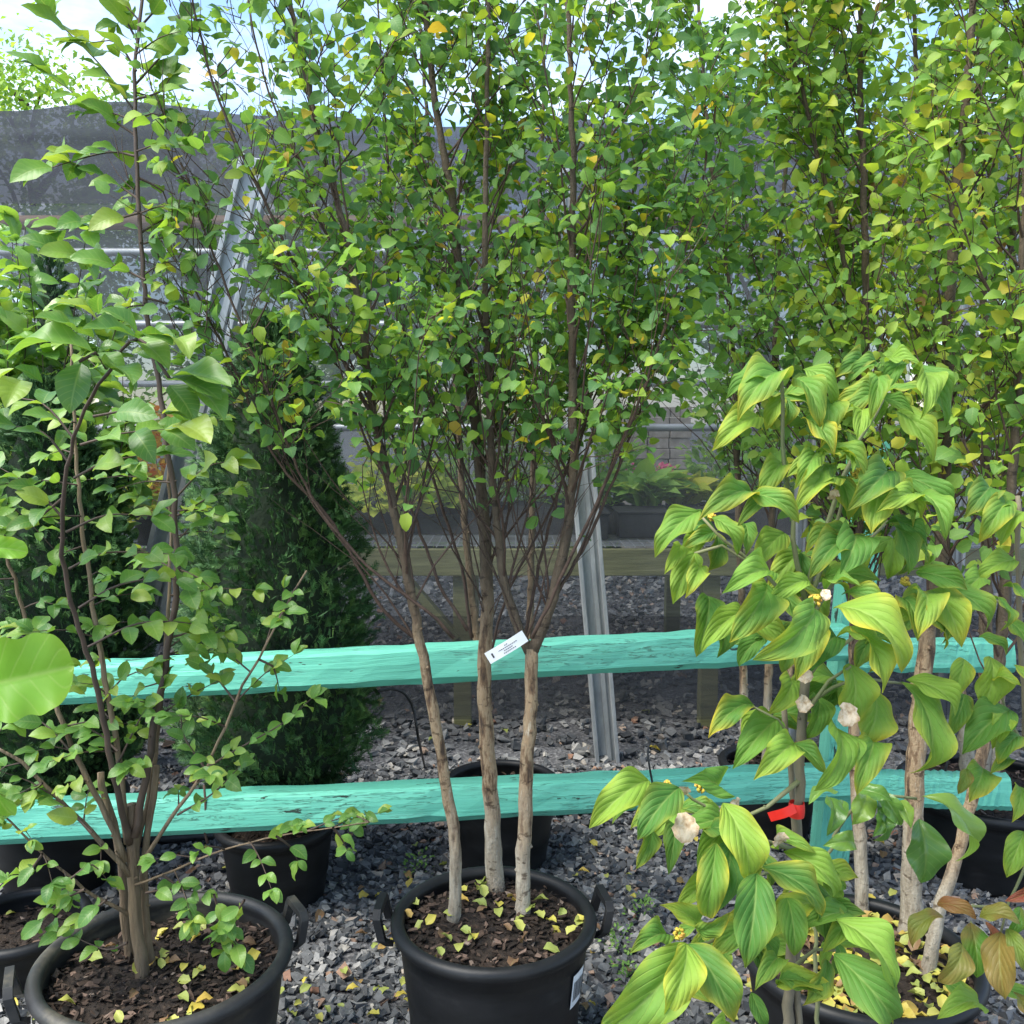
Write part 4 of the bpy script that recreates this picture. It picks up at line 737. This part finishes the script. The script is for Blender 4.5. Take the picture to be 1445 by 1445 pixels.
# ------------------------------------------------------------------ crape myrtle on the left
ZS2 = .345; rd = random.Random(77); yM = G(195, 1378, ZS2).y
t = thing('crape_myrtle', 'many stemmed crape myrtle with glossy leaves in the dusty pot', 'shrub', (C2.x, C2.y, ZS2))
tr_ = base_on([(203, 1380), (193, 1320), (188, 1240), (186, 1135)], ZS2, .02); stem_obj(t, tr_, .0150, .0135, 'myrtle_stem', 12, 'trunk', 1)
stem_obj(t, base_on([(186, 1352), (176, 1290), (172, 1220), (160, 1160), (140, 1090)], ZS2, .03), .0125, .008, 'myrtle_stem', 10, 'trunk', 2)
stem_obj(t, base_on([(214, 1366), (205, 1300), (203, 1220), (212, 1150), (222, 1080)], ZS2, .0), .011, .007, 'myrtle_stem', 10, 'trunk', 12)
ML = {'p': [], 'd': [], 'n': [], 's': []}
def addl(p, d, n, s): ML['p'].append(p); ML['d'].append(d); ML['n'].append(n); ML['s'].append(s)
mt = MB()
def paired(pts, L, spacing, start=.15, r=.003, tipn=2):
    sp = spline(pts, .02); n = len(sp) - 1; mt.tube(sp, [r * (1 - .75 * i / n) for i in range(n + 1)], 5, False); acc = 0; k = 0
    for i in range(1, n + 1):
        acc += (sp[i] - sp[i - 1]).length
        if acc >= spacing and i / n > start:
            acc = 0; k += 1; t_ = (sp[i] - sp[i - 1]).normalized(); side = t_.cross(Vector((0, 0, 1)))
            if side.length < .3: side = Vector((rd.choice((-1, 1)), rd.gauss(0, .6), 0))
            side.normalize()
            for sg_ in (-1, 1):
                if rd.random() < .12: continue
                d = (side * sg_ * rd.uniform(.5, 1) + t_ * rd.uniform(.35, .8) + Vector((rd.gauss(0, .2), rd.gauss(-.1, .2), rd.gauss(-.05, .22)))).normalized(); addl(sp[i], d, Vector((rd.gauss(0, .4), rd.gauss(-.75, .4), .8)), L * .98 * rd.uniform(.65, 1.2))
    for _ in range(tipn): addl(sp[-1], ((sp[-1] - sp[-2]).normalized() + Vector((rd.gauss(0, .4), rd.gauss(0, .4), rd.gauss(0, .3)))).normalized(), Vector((rd.gauss(0, .3), -.4, 1)), L * rd.uniform(.6, 1))
def mstem(lst, y0, ys, r0, r1, m, name='stem', seed=0): return stem_obj(t, stem_px(lst, y0, ys), r0 * .74, r1 * .74, m, 9, name, seed)[0]
SA = mstem([(183, 1190), (165, 1110), (135, 960), (100, 850), (88, 740), (98, 640), (130, 560), (160, 515)], yM, -.42, .0105, .004, 'dark_stem', 'stem', 3)
SB = mstem([(180, 1190), (166, 1060), (138, 900), (120, 770), (106, 620), (100, 480)], yM, -.05, .011, .004, 'myrtle_stem', 'stem', 4)
SCc = mstem([(190, 1180), (215, 1040), (240, 900), (250, 820), (245, 700), (226, 560), (206, 430), (196, 280), (190, 130), (200, 10), (206, -60)], yM, .10, .0125, .0045, 'dark_stem', 'stem', 5)
SD = mstem([(184, 1235), (130, 1175), (60, 1105), (15, 1065), (-40, 1040)], yM, -.12, .009, .004, 'myrtle_stem', 'stem', 6)
SE = mstem([(178, 1215), (150, 1150), (105, 1060), (45, 900), (0, 740), (-25, 640)], yM, -.05, .010, .004, 'myrtle_stem', 'stem', 7)
SF = mstem([(196, 1225), (230, 1170), (290, 1085), (332, 990), (365, 930), (395, 870), (432, 805)], yM, -.05, .007, .0025, 'myrtle_stem', 'stem', 8)
SG = mstem([(188, 1250), (230, 1235), (300, 1205), (390, 1180), (470, 1168), (520, 1160)], yM, -.10, .004, .0015, 'myrtle_stem', 'stem', 9)
SH = mstem([(182, 1290), (120, 1255), (60, 1205), (15, 1160), (-30, 1120)], yM, -.15, .006, .002, 'myrtle_stem', 'stem', 10)
SI = mstem([(192, 1200), (214, 1100), (228, 980), (240, 800), (236, 640)], yM + .03, .05, .009, .004, 'myrtle_stem', 'stem', 11)
# side shoots given by the photograph: (from, via, to), depth
for pts, y0, L in ([[(113, 628), (170, 612), (232, 606)], 1.78, .062], [[(104, 675), (150, 652), (215, 640)], 1.80, .064], [[(131, 588), (180, 580), (232, 582)], 1.74, .062], [[(93, 751), (150, 727), (215, 728)], 1.85, .060], [[(97, 803), (150, 780), (245, 782)], 1.88, .064],
    [[(111, 858), (170, 825), (250, 818), (282, 860)], 1.90, .066], [[(124, 913), (195, 880), (270, 880), (300, 900)], 1.93, .066], [[(90, 912), (50, 890), (20, 885)], 1.95, .058], [[(88, 730), (50, 690), (0, 660)], 1.86, .062], [[(95, 650), (60, 610), (10, 600)], 1.80, .066], [[(105, 620), (60, 570), (0, 560)], 1.78, .066], [[(92, 700), (40, 740), (-10, 750)], 1.85, .06],
    [[(192, 160), (140, 90), (75, 25)], 2.15, .068], [[(190, 120), (235, 70), (262, 30)], 2.12, .066], [[(190, 190), (130, 150), (75, 110)], 2.12, .066], [[(195, 60), (160, 0), (120, -50)], 2.15, .068], [[(196, 40), (230, 0), (250, -40)], 2.15, .066], [[(190, 220), (150, 215), (60, 240)], 2.10, .068], [[(193, 250), (230, 270), (238, 300)], 2.10, .064], [[(194, 280), (150, 250), (100, 230)], 2.1, .066], [[(196, 300), (160, 310), (85, 325)], 2.08, .066],
    [[(205, 395), (150, 370), (90, 360)], 2.06, .064], [[(196, 330), (230, 310), (260, 300)], 2.1, .05], [[(204, 420), (240, 430), (280, 450)], 2.08, .058], [[(192, 100), (165, 60), (130, 60)], 2.1, .066], [[(191, 140), (225, 130), (240, 110)], 2.1, .066], [[(190, 170), (215, 160), (235, 165)], 2.08, .062],
    [[(60, 1105), (30, 1130), (0, 1150)], 1.95, .056], [[(130, 1175), (80, 1130), (20, 1120)], 1.95, .058], [[(100, 1060), (60, 1020), (20, 1010)], 1.98, .058], [[(140, 1000), (170, 960), (215, 940)], 2.0, .058], [[(165, 1080), (200, 1010), (230, 970)], 2.0, .056], [[(166, 1060), (130, 1030), (90, 1030)], 1.98, .056], [[(225, 1010), (270, 980), (310, 960)], 2.05, .056], [[(240, 900), (290, 890), (320, 915)], 2.05, .060],
    [[(290, 1085), (330, 1060), (400, 1020), (440, 985)], 1.98, .050], [[(332, 990), (300, 950), (280, 935)], 2.0, .055], [[(365, 930), (385, 940), (395, 975)], 1.98, .055], [[(250, 1150), (300, 1120), (340, 1080)], 2.0, .052], [[(290, 1085), (260, 1040), (255, 1000)], 2.0, .052], [[(250, 700), (290, 660), (330, 650)], 2.1, .062], [[(246, 730), (300, 700), (330, 690)], 2.1, .060],
    [[(120, 1255), (90, 1270), (60, 1300)], 1.88, .050], [[(150, 1270), (110, 1300), (70, 1320)], 1.88, .050], [[(100, 1240), (130, 1220), (150, 1240)], 1.9, .050], [[(60, 1205), (40, 1230), (10, 1240)], 1.86, .052], [[(180, 1330), (150, 1340), (100, 1320)], 1.9, .044],
    [[(205, 1260), (240, 1255), (290, 1260)], 1.95, .046], [[(230, 1235), (260, 1260), (270, 1300)], 1.95, .045], [[(390, 1180), (410, 1195), (420, 1215)], 1.9, .045], [[(310, 1290), (320, 1310), (340, 1345)], 1.9, .058], [[(302, 1262), (312, 1300), (318, 1340)], 1.9, .055], [[(345, 1270), (325, 1300), (312, 1320)], 1.9, .055], [[(470, 1168), (480, 1180), (490, 1200)], 1.88, .044]):
    paired([P(x, y, y0 + .02 * i) for i, (x, y) in enumerate(pts)], L * (1.32 if pts[0][1] < 720 else 1), .0235 * (1.25 if pts[0][1] < 720 else 1), .08)
for sp_, L in ((SB, .058), (SCc, .058), (SE, .056), (SF, .05), (SG, .046), (SH, .048), (SI, .056), (SD, .054)):
    nsp = len(sp_)
    for i in range(int(nsp * .22), nsp, 2):
        d = Vector((rd.gauss(0, 1), rd.gauss(0, .8), rd.gauss(.25, .35))).normalized(); Ls_ = rd.uniform(.06, .18); paired([sp_[i], sp_[i] + d * Ls_ * .5, sp_[i] + d * Ls_ + Vector((0, 0, -.02))], L * .85, .025, .05, .0022)
rgm = np.random.default_rng(8)
MANUAL = [(131, 497, 13, 504), (115, 513, 102, 584), (29, 537, 10, 577), (195, 477, 115, 464), (137, 451, 80, 429), (193, 471, 144, 438), (140, 443, 140, 415), (188, 482, 232, 524), (239, 544, 277, 595), (239, 535, 310, 566), (243, 531, 325, 548), (272, 555, 308, 595), (255, 600, 295, 628), (195, 478, 246, 488), (197, 474, 248, 480), (240, 486, 266, 508), (131, 500, 172, 530), (150, 520, 190, 545), (20, 520, -20, 560), (60, 540, 20, 520), (10, 450, -40, 440), (110, 470, 50, 450)]
leaves(t, 'myrtle', T_MYRTLE, 'myrtle_leaf', ML['p'], ML['d'], ML['n'], ML['s'], rgm, 276)
def manual_leaves(t, lst, y0, dyt, tkey, tpls, m, seed, facing=(.0, -.75, .8), wide=1.0, petiole=None, name='leaf', sj=.25):
    """leaves given by base and tip in the photograph, hung at the depth of their shoot"""
    r3 = random.Random(seed)
    for e in lst:
        bx, by, tx, ty = e[:4]; yb = (e[4] if len(e) > 4 and e[4] else y0) + r3.uniform(-.03, .03); b0 = P(bx, by, yb); t0 = P(tx, ty, yb + dyt * r3.uniform(.3, 1.2)); d = t0 - b0; L = d.length; d.normalize()
        n = Vector(facing) + Vector((r3.gauss(0, sj), r3.gauss(0, sj), r3.gauss(0, sj * .5))); x = d.cross(n).normalized(); z = x.cross(d); k = r3.randrange(len(tpls)); me = tplmesh((tkey, m, k), tpls[k], m)
        R = Matrix((x, d, z)).transposed().to_4x4(); w = wide * (e[5] if len(e) > 5 else 1) * r3.uniform(.9, 1.12)
        place(bpy.data.objects.new(name, me), t, Matrix.Translation(b0) @ R @ Matrix.Diagonal((L * w, L, L, 1)))
        if petiole is not None: petiole.append((b0, d))
T_MBIG = [leaf_tpl(14, 4, .58, .75, .85, .22, .7 + .3 * (k % 3), .05, 120 + k, 0, .006, True) for k in range(6)]
manual_leaves(t, MANUAL, 1.62, -.06, 'myrtle_big', T_MBIG, 'myrtle_leaf', 4, (.1, -.5, .9))
mt.tube(spline([P(150, 520, 1.66), P(135, 498, 1.62), P(112, 510, 1.60)], .02), .003, 6); mt.tube(spline([P(150, 520, 1.66), P(195, 478, 1.62), P(240, 535, 1.6)], .02), .003, 6)
mt.build('shoots', 'dark_stem', t)['kind'] = 'stuff'

# leafy bush behind the fence, far left
t = thing('broadleaf_bush', 'light green broadleaf bush behind the crape myrtle', 'shrub', (P(40, 900, 3.5).x, 3.55, 0)); bx = MB(); rb = random.Random(9); bp, bd, bn, bs = [], [], [], []
for k in range(60):
    tip = P(rb.uniform(-90, 190), rb.uniform(300, 700), 3.5 + rb.uniform(-.25, .3)); root_ = Vector((P(40, 900, 3.5).x + rb.gauss(0, .05), 3.55, .0)); mid = root_.lerp(tip, .55) + Vector((rb.gauss(0, .06), rb.gauss(0, .06), .15)); sp_ = spline([root_, mid, tip], .05); nn_ = len(sp_) - 1
    bx.tube(sp_, [.009 * (1 - .85 * i / nn_) for i in range(nn_ + 1)], 5, False)
    for i in range(int(nn_ * .45), nn_ + 1):
        for _ in range(2):
            d = Vector((rb.gauss(0, 1), rb.gauss(-.2, .8), rb.gauss(.0, .5))).normalized(); bp.append(sp_[i]); bd.append(d); bn.append(Vector((rb.gauss(0, .4), rb.gauss(-.4, .4), 1))); bs.append(rb.uniform(.07, .125))
bx.build('stems', 'dark_stem', t)['kind'] = 'stuff'; leaves(t, 'myrtle', T_MYRTLE, 'bush_leaf', bp, bd, bn, bs, np.random.default_rng(10), 300)

# sapling at the left edge: only three leaves reach into the picture
t = thing('sapling', 'sapling with large lobed bright green leaves at the left edge', 'plant', (-.72, 1.02, 0)); b = MB(); sq = spline([(-.72, 1.02, 0), (-.70, 1.03, .7), (-.66, 1.02, 1.3), (-.68, 1.02, 1.7)], .05); b.tube(sq, [.007 - .005 * i / (len(sq) - 1) for i in range(len(sq))], 8)
XL = [(-180, 620, -90, 560), (-190, 640, -290, 600), (-190, 780, -290, 800), (-185, 900, -300, 940), (-190, 1010, -110, 1060), (-200, 1130, -300, 1180), (-190, 700, -110, 660), (-190, 1200, -120, 1260)]
for e in XL: q = P(e[0], e[1], 1.0); b.tube([(-.68, 1.02, q.z - .05), tuple(q)], .0018, 6)
for e in ((-22, 965), (-25, 1090), (-20, 775)): q = P(*e, 1.0); b.tube([(-.68, 1.02, q.z - .05), tuple(q)], .0018, 6)
b.build('stem', 'green_stem', t)
T_LOBE = [leaf_tpl(30, 8, .92, .42, .45, .12, .55, .07, 140 + k, 0, .009, True, 3) for k in range(2)]
manual_leaves(t, [(-22, 968, 106, 945), (-28, 1062, 20, 1150), (-22, 772, 40, 778, 0, .7)], 1.0, .02, 'lobe', T_LOBE, 'bright_leaf', 5, (.0, -.9, .45), 1.0); manual_leaves(t, XL, 1.0, .02, 'lobe', T_LOBE, 'bright_leaf', 15, (.0, -.7, .7), 1.0)

# ------------------------------------------------------------------ dogwoods
def cluster(t, px, py, Y, r, n, m, seed):
    r3 = np.random.default_rng(seed); c = P(px, py, Y); V0 = r3.normal(0, 1, (n, 3)); V0 /= np.linalg.norm(V0, axis=1, keepdims=True); Pp = np.array(c) + V0 * r * .7
    V, F, U, T = scatter(T_STONE, Pp, frames(V0, r3.normal(0, 1, (n, 3))), np.full(n, r * .8), r3); me = np_mesh('flower_head', V, F, None, T); me.materials.append(M[m]); place(bpy.data.objects.new('flower_head', me), t)
def bract(t, px, py, Y, s, seed):
    tp = leaf_tpl(9, 4, .85, .45, .45, .1, .9, .16, seed, .06, 0, True); me = np_mesh('dry_bract', *tp[:2], tp[2]); me.materials.append(M['dry_bract']); r3 = random.Random(seed)
    mw = Matrix.Translation(P(px, py, Y)) @ Matrix.Rotation(r3.uniform(0, 6.28), 4, 'Y') @ Matrix.Rotation(math.radians(60), 4, 'X') @ Matrix.Scale(s, 4); place(bpy.data.objects.new('dry_bract', me), t, mw)
yD = 1.50
t = thing('dogwood', 'yellow green dogwood with large ribbed leaves and dried bracts', 'tree', (CD1.x, CD1.y, .28), 'potted dogwoods')
pD = [Vector((CD1.x, CD1.y, .26)), P(1113, 1400, 1.56), P(1122, 1250, yD + .03), P(1130, 1080, yD), P(1135, 960, yD), P(1137, 850, yD)]
stem_obj(t, pD, .0105, .0075, 'dogwood_bark', 10, 'trunk', 1)
stem_obj(t, [Vector((CD1.x + .03, CD1.y, .26)), P(1126, 1330, 1.56), P(1118, 1100, yD + .05), P(1105, 1000, yD + .05)], .007, .005, 'dogwood_bark', 8, 'trunk', 2)
for i, (lst, y1, r) in enumerate([([(1137, 855), (1120, 760), (1107, 650), (1103, 538)], -.02, .0048), ([(1140, 835), (1165, 740), (1215, 620), (1250, 555)], .05, .005), ([(1137, 855), (1175, 760), (1192, 690)], -.02, .0042), ([(1130, 870), (1080, 810), (1020, 760), (990, 728)], .0, .004), ([(1136, 900), (1140, 870), (1150, 850)], -.15, .004), ([(1138, 880), (1200, 790), (1255, 735)], .04, .004),
        ([(1134, 960), (1200, 900), (1300, 850), (1320, 835)], .05, .004), ([(1133, 1010), (1170, 960), (1200, 940)], -.04, .004), ([(1133, 1000), (1200, 960), (1275, 965)], .02, .004), ([(1128, 1100), (1060, 1150), (1000, 1140), (960, 1112)], -.04, .004), ([(1122, 1200), (1090, 1190), (1060, 1180), (1020, 1140)], -.08, .004), ([(1118, 1290), (1060, 1300), (1000, 1330), (972, 1336)], -.10, .004), ([(1122, 1220), (1090, 1230), (1068, 1236)], -.12, .0035), ([(1114, 1370), (1150, 1340), (1177, 1340)], -.06, .004), ([(1130, 1080), (1115, 1040), (1098, 1015), (1062, 997)], -.02, .003), ([(981, 782), (1020, 770), (1080, 815)], .0, .003)]):
    n_ = len(lst) - 1; stem_obj(t, [P(x, y, yD + y1 * k / n_) for k, (x, y) in enumerate(lst)], r, r * .55, 'green_stem', 8, 'branch', 50 + i)
DOG = [(1105, 538, 1037, 596), (1100, 532, 1028, 566), (1122, 535, 1153, 606), (1133, 522, 1170, 577), (1070, 590, 1003, 637), (1133, 592, 1180, 644), (1160, 560, 1155, 633), (1240, 518, 1192, 542), (1235, 538, 1228, 594), (1276, 512, 1243, 557), (1285, 516, 1332, 604), (1288, 530, 1295, 592), (1262, 584, 1315, 656), (1240, 565, 1290, 585), (1213, 582, 1206, 622), (1215, 515, 1172, 535), (1250, 512, 1300, 520),
    (1175, 687, 1123, 727), (1179, 672, 1194, 735, 0, 1.2), (1251, 666, 1198, 727, 0, 1.15), (1251, 680, 1300, 735), (1262, 676, 1336, 731), (1241, 700, 1287, 744), (1238, 705, 1224, 754, 0, 1.3), (1104, 657, 1066, 708), (1141, 650, 1106, 672), (1156, 642, 1202, 667), (1160, 655, 1130, 700),
    (987, 722, 928, 790), (1004, 731, 1040, 784, 0, 1.1), (1090, 716, 1041, 746), (1050, 740, 1055, 785), (1107, 753, 1062, 800, 0, 1.25), (981, 780, 947, 852, 0, 1.2), (998, 842, 975, 925), (1013, 855, 1009, 928, 0, 1.2), (985, 800, 965, 845), (960, 770, 935, 810),
    (1141, 855, 1062, 934, 1.36, 1.15), (1081, 825, 1024, 904, 1.40, 1.2), (1085, 810, 1017, 838, 1.42), (1175, 859, 1262, 956, 1.36, 1.1), (1198, 885, 1243, 979, 1.38), (1187, 840, 1251, 886, 1.42), (1141, 820, 1080, 850, 1.44), (1165, 835, 1215, 830, 1.44), (1150, 880, 1120, 960, 1.42, 1.2), (1120, 880, 1105, 950, 1.45, 1.2),
    (1255, 742, 1277, 812, 0, 1.35), (1164, 815, 1243, 822, 0, 1.2), (1225, 760, 1190, 800, 0, 1.2), (1250, 740, 1310, 770), (1200, 760, 1180, 815, 0, 1.2), (1160, 740, 1165, 790, 1.6, 1.5),
    (1300, 833, 1262, 882, 0, 1.2), (1315, 833, 1353, 915, 0, 1.2), (1319, 833, 1390, 890), (1292, 808, 1364, 835), (1300, 840, 1290, 900),
    (1196, 936, 1188, 1025, 0, 1.45), (1166, 1023, 1140, 1111, 0, 1.2), (1231, 973, 1209, 1055, 0, 1.35), (1270, 962, 1285, 1090, 0, .95), (1278, 960, 1346, 1012), (1062, 995, 997, 1040), (1097, 1016, 1032, 1085), (1200, 1040, 1222, 1090), (1150, 980, 1130, 1040, 1.56, 1.3), (1110, 960, 1085, 1010, 1.55, 1.3),
    (915, 1102, 829, 1167, 1.42), (958, 1112, 898, 1185, 1.40, 1.2), (893, 1140, 858, 1160, 1.46), (919, 1170, 895, 1225, 1.46, 1.1), (954, 1165, 941, 1235, 1.46), (1010, 1189, 989, 1290, 1.40), (1027, 1191, 993, 1290, 1.43), (1019, 1133, 1053, 1240, 1.38, 1.15), (1067, 1233, 1049, 1366, 1.34, 1.15), (1075, 1224, 1157, 1297, 1.36), (1105, 1202, 1170, 1271, 1.42), (1110, 1267, 1123, 1349, 1.40, 1.2), (1000, 1120, 960, 1100, 1.46), (1030, 1180, 1040, 1240, 1.45), (1100, 1200, 1150, 1210, 1.44),
    (971, 1332, 842, 1442, 1.34), (967, 1332, 932, 1436, 1.32, 1.2), (971, 1332, 1032, 1444, 1.32, 1.15), (980, 1310, 930, 1275, 1.40), (985, 1308, 1030, 1285, 1.42), (1175, 1345, 1244, 1444, 1.36, 1.15), (1179, 1298, 1257, 1401, 1.38, 1.1), (1097, 1354, 1062, 1397, 1.42), (1166, 1354, 1131, 1418, 1.42), (1215, 1390, 1262, 1445, 1.42), (1060, 1300, 1000, 1345, 1.44), (940, 1320, 890, 1350, 1.42), (1130, 1240, 1160, 1330, 1.42, 1.1), (1060, 1400, 1080, 1450, 1.45), (1020, 1440, 990, 1480, 1.4)]
manual_leaves(t, DOG, yD, -.07, 'dogwood', T_DOG, 'dogwood_leaf', 6, (.05, -.8, .75), .90)
rk = random.Random(21); DF = []
for (cx_, cy_) in ((1105, 560), (1245, 560), (1190, 690), (1010, 750), (1140, 830), (1260, 760), (1300, 860), (1180, 960), (1090, 1010), (960, 1140), (1070, 1200), (1000, 1310), (1180, 1330), (1150, 1230), (1060, 1330), (1130, 780), (1080, 900), (1230, 900)):
    for k in range(6): a = rk.uniform(.2, 2.95); L_ = rk.uniform(48, 80); DF.append((cx_, cy_, cx_ + L_ * math.cos(a), cy_ + L_ * math.sin(a) * .8))
D3 = []
for (cx_, cy_) in ((1060, 700), (1150, 640), (1200, 760), (1100, 830), (1050, 870), (1180, 900), (1270, 850), (1120, 1050), (1230, 1050), (1000, 1180), (1030, 1160), (1150, 1280), (1060, 1310), (940, 1380), (1100, 1390), (1200, 1300), (1290, 700), (1020, 1230)):
    for k in (0, 1): a = rk.choice((rk.uniform(.15, 1.2), rk.uniform(1.9, 3.0))); L_ = rk.uniform(60, 92); D3.append((cx_, cy_, cx_ + L_ * math.cos(a), cy_ + L_ * math.sin(a) * .9))
manual_leaves(t, D3, yD - .03, -.06, 'dogwood', T_DOG, 'dogwood_leaf', 17, (.05, -.75, .75), .9)
manual_leaves(t, DF, yD + .11, -.02, 'dogwood', T_DOG, 'dogwood_leaf', 7, (.05, -.6, .75), 1.0)
for i, (x, y, Y, r) in enumerate([(1150, 848, 1.36, .011), (1209, 668, 1.46, .009), (989, 1110, 1.42, .010), (942, 1108, 1.42, .008), (958, 1318, 1.36, .010), (1278, 820, 1.48, .009), (1005, 730, 1.5, .007), (1040, 1205, 1.42, .010)]): cluster(t, x, y, Y, r, 26, 'flower_head', i)
for i, (x, y, Y, s) in enumerate([(962, 1190, 1.37, .046), (1190, 1025, 1.42, .040), (1148, 955, 1.40, .026), (1128, 1005, 1.44, .03), (958, 1110, 1.41, .026), (1098, 1175, 1.40, .03), (1165, 848, 1.35, .018), (1178, 690, 1.45, .02), (1030, 1132, 1.41, .02)]): bract(t, x, y, Y, s, 200 + i)
rbn = thing('red_ribbon', 'short red plastic ribbon tied on the dogwood stem', 'ribbon', P(1125, 1140, yD - .01)); b = MB()
c0 = P(1124, 1142, yD - .005); b.lathe((c0.x, c0.y, c0.z - .012), [(.0125, 0), (.0135, .008), (.0132, .016), (.0122, .024)], 20)
b.build('knot', 'red', rbn); strip(rbn, 'tail', 'red', P(1122, 1140, yD - .022), P(1086, 1154, yD - .02), .016, 0, 0, .004)
# small darker dogwood shoot behind, and the reddening one at the right edge
DB = [(1166, 1125, 1166, 1180), (1222, 1118, 1205, 1166, 0, 1.2), (1252, 1140, 1230, 1180), (1296, 1155, 1296, 1245, 0, 1.35), (1300, 1124, 1348, 1214), (1205, 1190, 1160, 1192), (1180, 1120, 1140, 1135), (1210, 1115, 1260, 1130), (1190, 1130, 1180, 1165), (1240, 1115, 1270, 1165), (1270, 1130, 1285, 1170), (1230, 1120, 1225, 1185)]
t = thing('dogwood', 'small darker green dogwood shoot leaning past the white birch stem', 'tree', (P(1170, 1440, 1.86).x, 1.86, .0), 'potted dogwoods')
stem_obj(t, [Vector((P(1170, 1440, 1.86).x, 1.86, .0)), P(1150, 1300, 1.84), P(1180, 1180, 1.82), P(1225, 1125, 1.80), P(1296, 1128, 1.78)], .006, .003, 'green_stem', 8, 'trunk', 3)
manual_leaves(t, DB, 1.80, -.05, 'dogwood', T_DOG, 'bush_leaf', 8, (.05, -.8, .7), 1.05)
t = thing('dogwood', 'dogwood with reddish brown lower leaves at the right edge', 'tree', (CD2.x, CD2.y, .28), 'potted dogwoods'); y2 = 1.66
stem_obj(t, [Vector((CD2.x, CD2.y, .26)), P(1470, 1380, 1.74), P(1455, 1150, 1.70), P(1440, 900, 1.68), P(1435, 700, 1.66)], .010, .004, 'dogwood_bark', 10, 'trunk', 4)
for i, lst in enumerate([[(1470, 1400), (1420, 1390), (1370, 1300)], [(1455, 1200), (1420, 1290), (1412, 1315)], [(1450, 1060), (1420, 1000), (1395, 930)], [(1440, 880), (1410, 850), (1392, 843)], [(1437, 760), (1425, 720), (1400, 695)], [(1462, 1300), (1400, 1280), (1330, 1280)]]): stem_obj(t, [P(x, y, 1.68) for x, y in lst], .0035, .002, 'green_stem', 7, 'branch', 90 + i)
D2G = [(1421, 706, 1378, 766), (1395, 691, 1357, 731), (1424, 716, 1395, 725), (1445, 724, 1417, 772, 0, 1.2), (1432, 791, 1378, 822), (1392, 843, 1411, 891, 0, 1.3), (1415, 828, 1450, 862), (1395, 926, 1374, 1003, 0, 1.25), (1430, 938, 1447, 1012), (1425, 1003, 1356, 1064, 0, 1.2), (1417, 1008, 1400, 1058), (1360, 930, 1330, 985), (1386, 1085, 1365, 1132, 0, 1.4), (1425, 1070, 1395, 1092), (1330, 1382, 1378, 1418), (1382, 1425, 1322, 1440), (1440, 690, 1470, 720), (1380, 900, 1420, 925), (1440, 1040, 1410, 1080, 0, 1.2), (1380, 820, 1345, 850), (1400, 960, 1440, 970), (1360, 980, 1340, 1040), (1435, 1110, 1425, 1160), (1445, 1174, 1417, 1237), (1400, 1390, 1445, 1420), (1420, 880, 1450, 920)]
D2R = [(1322, 1276, 1378, 1297), (1330, 1293, 1285, 1336), (1369, 1302, 1374, 1379, 0, 1.1), (1412, 1315, 1417, 1410, 0, 1.2), (1356, 1332, 1317, 1379, 0, 1.2), (1446, 1256, 1417, 1272), (1382, 1295, 1440, 1305), (1420, 1310, 1450, 1370), (1390, 1300, 1395, 1350), (1440, 1280, 1420, 1320), (1430, 1400, 1450, 1450), (1365, 1085, 1350, 1120)]
manual_leaves(t, D2G, y2, -.05, 'dogwood', T_DOG, 'dogwood_leaf', 9, (.0, -.8, .75)); manual_leaves(t, D2R, 1.62, -.05, 'dogwood', T_DOG, 'dogwood_leaf_red', 10, (.0, -.8, .75))

# ------------------------------------------------------------------ small things on the gravel
r3 = np.random.default_rng(44)
def hit_pot(p): return any((p.x - c.x) ** 2 + (p.y - c.y) ** 2 < r * r for c, r in ((C1, .24), (C2, .28), (C3, .27), (CR1, .22), (CR2, .33), (CA1, .22), (CA2, .23)))
k = 0
while k < 210:
    px, py = r3.uniform(-20, 1300), 1445 - 265 * r3.random() ** 1.7
    if px > 840 and r3.random() < .4: continue
    p = G(px, py, 0)
    if hit_pot(p): continue
    fallen(ground, (p.x, p.y, .026), r3, float(r3.uniform(.024, .045))); k += 1
for k in range(22):
    p = Vector((r3.uniform(-2, 2.4), r3.uniform(3.6, 5.2), 0)); fallen(ground, (p.x, p.y, .03), r3, float(r3.uniform(.04, .07)))
for px, py, lab in ((868, 1345, 'small green weed growing beside the barcode pot'), (884, 1385, 'low weed in gravel under the lower dogwood leaves'), (590, 1236, 'weed sprouting behind the centre pot rim'), (905, 1300, 'tiny weed between gravel stones and dogwood')):
    p = G(px, py, 0); n = 60; az = r3.uniform(0, 6.28, n); rr = r3.random(n) * .05; Pp = np.array(p) + np.stack([np.cos(az) * rr, np.sin(az) * rr, r3.random(n) * .07 + .01], 1); D = np.stack([np.cos(az), np.sin(az), r3.normal(.6, .5, n)], 1)
    V, F, U, T = scatter(T_SMALL, Pp, frames(D, r3.normal(0, .5, (n, 3)) + [0, 0, 1]), np.full(n, .014), r3); V2 = np.array(p); me = np_mesh('weed', V - V2, F, U, T); me.materials.append(M['grass']); tag(place(bpy.data.objects.new('weed', me), None, Matrix.Translation(p)), lab, 'weed', 'weeds in the gravel')
print('tris', sum(len(o.data.polygons) for o in SC.objects if o.type == 'MESH'))
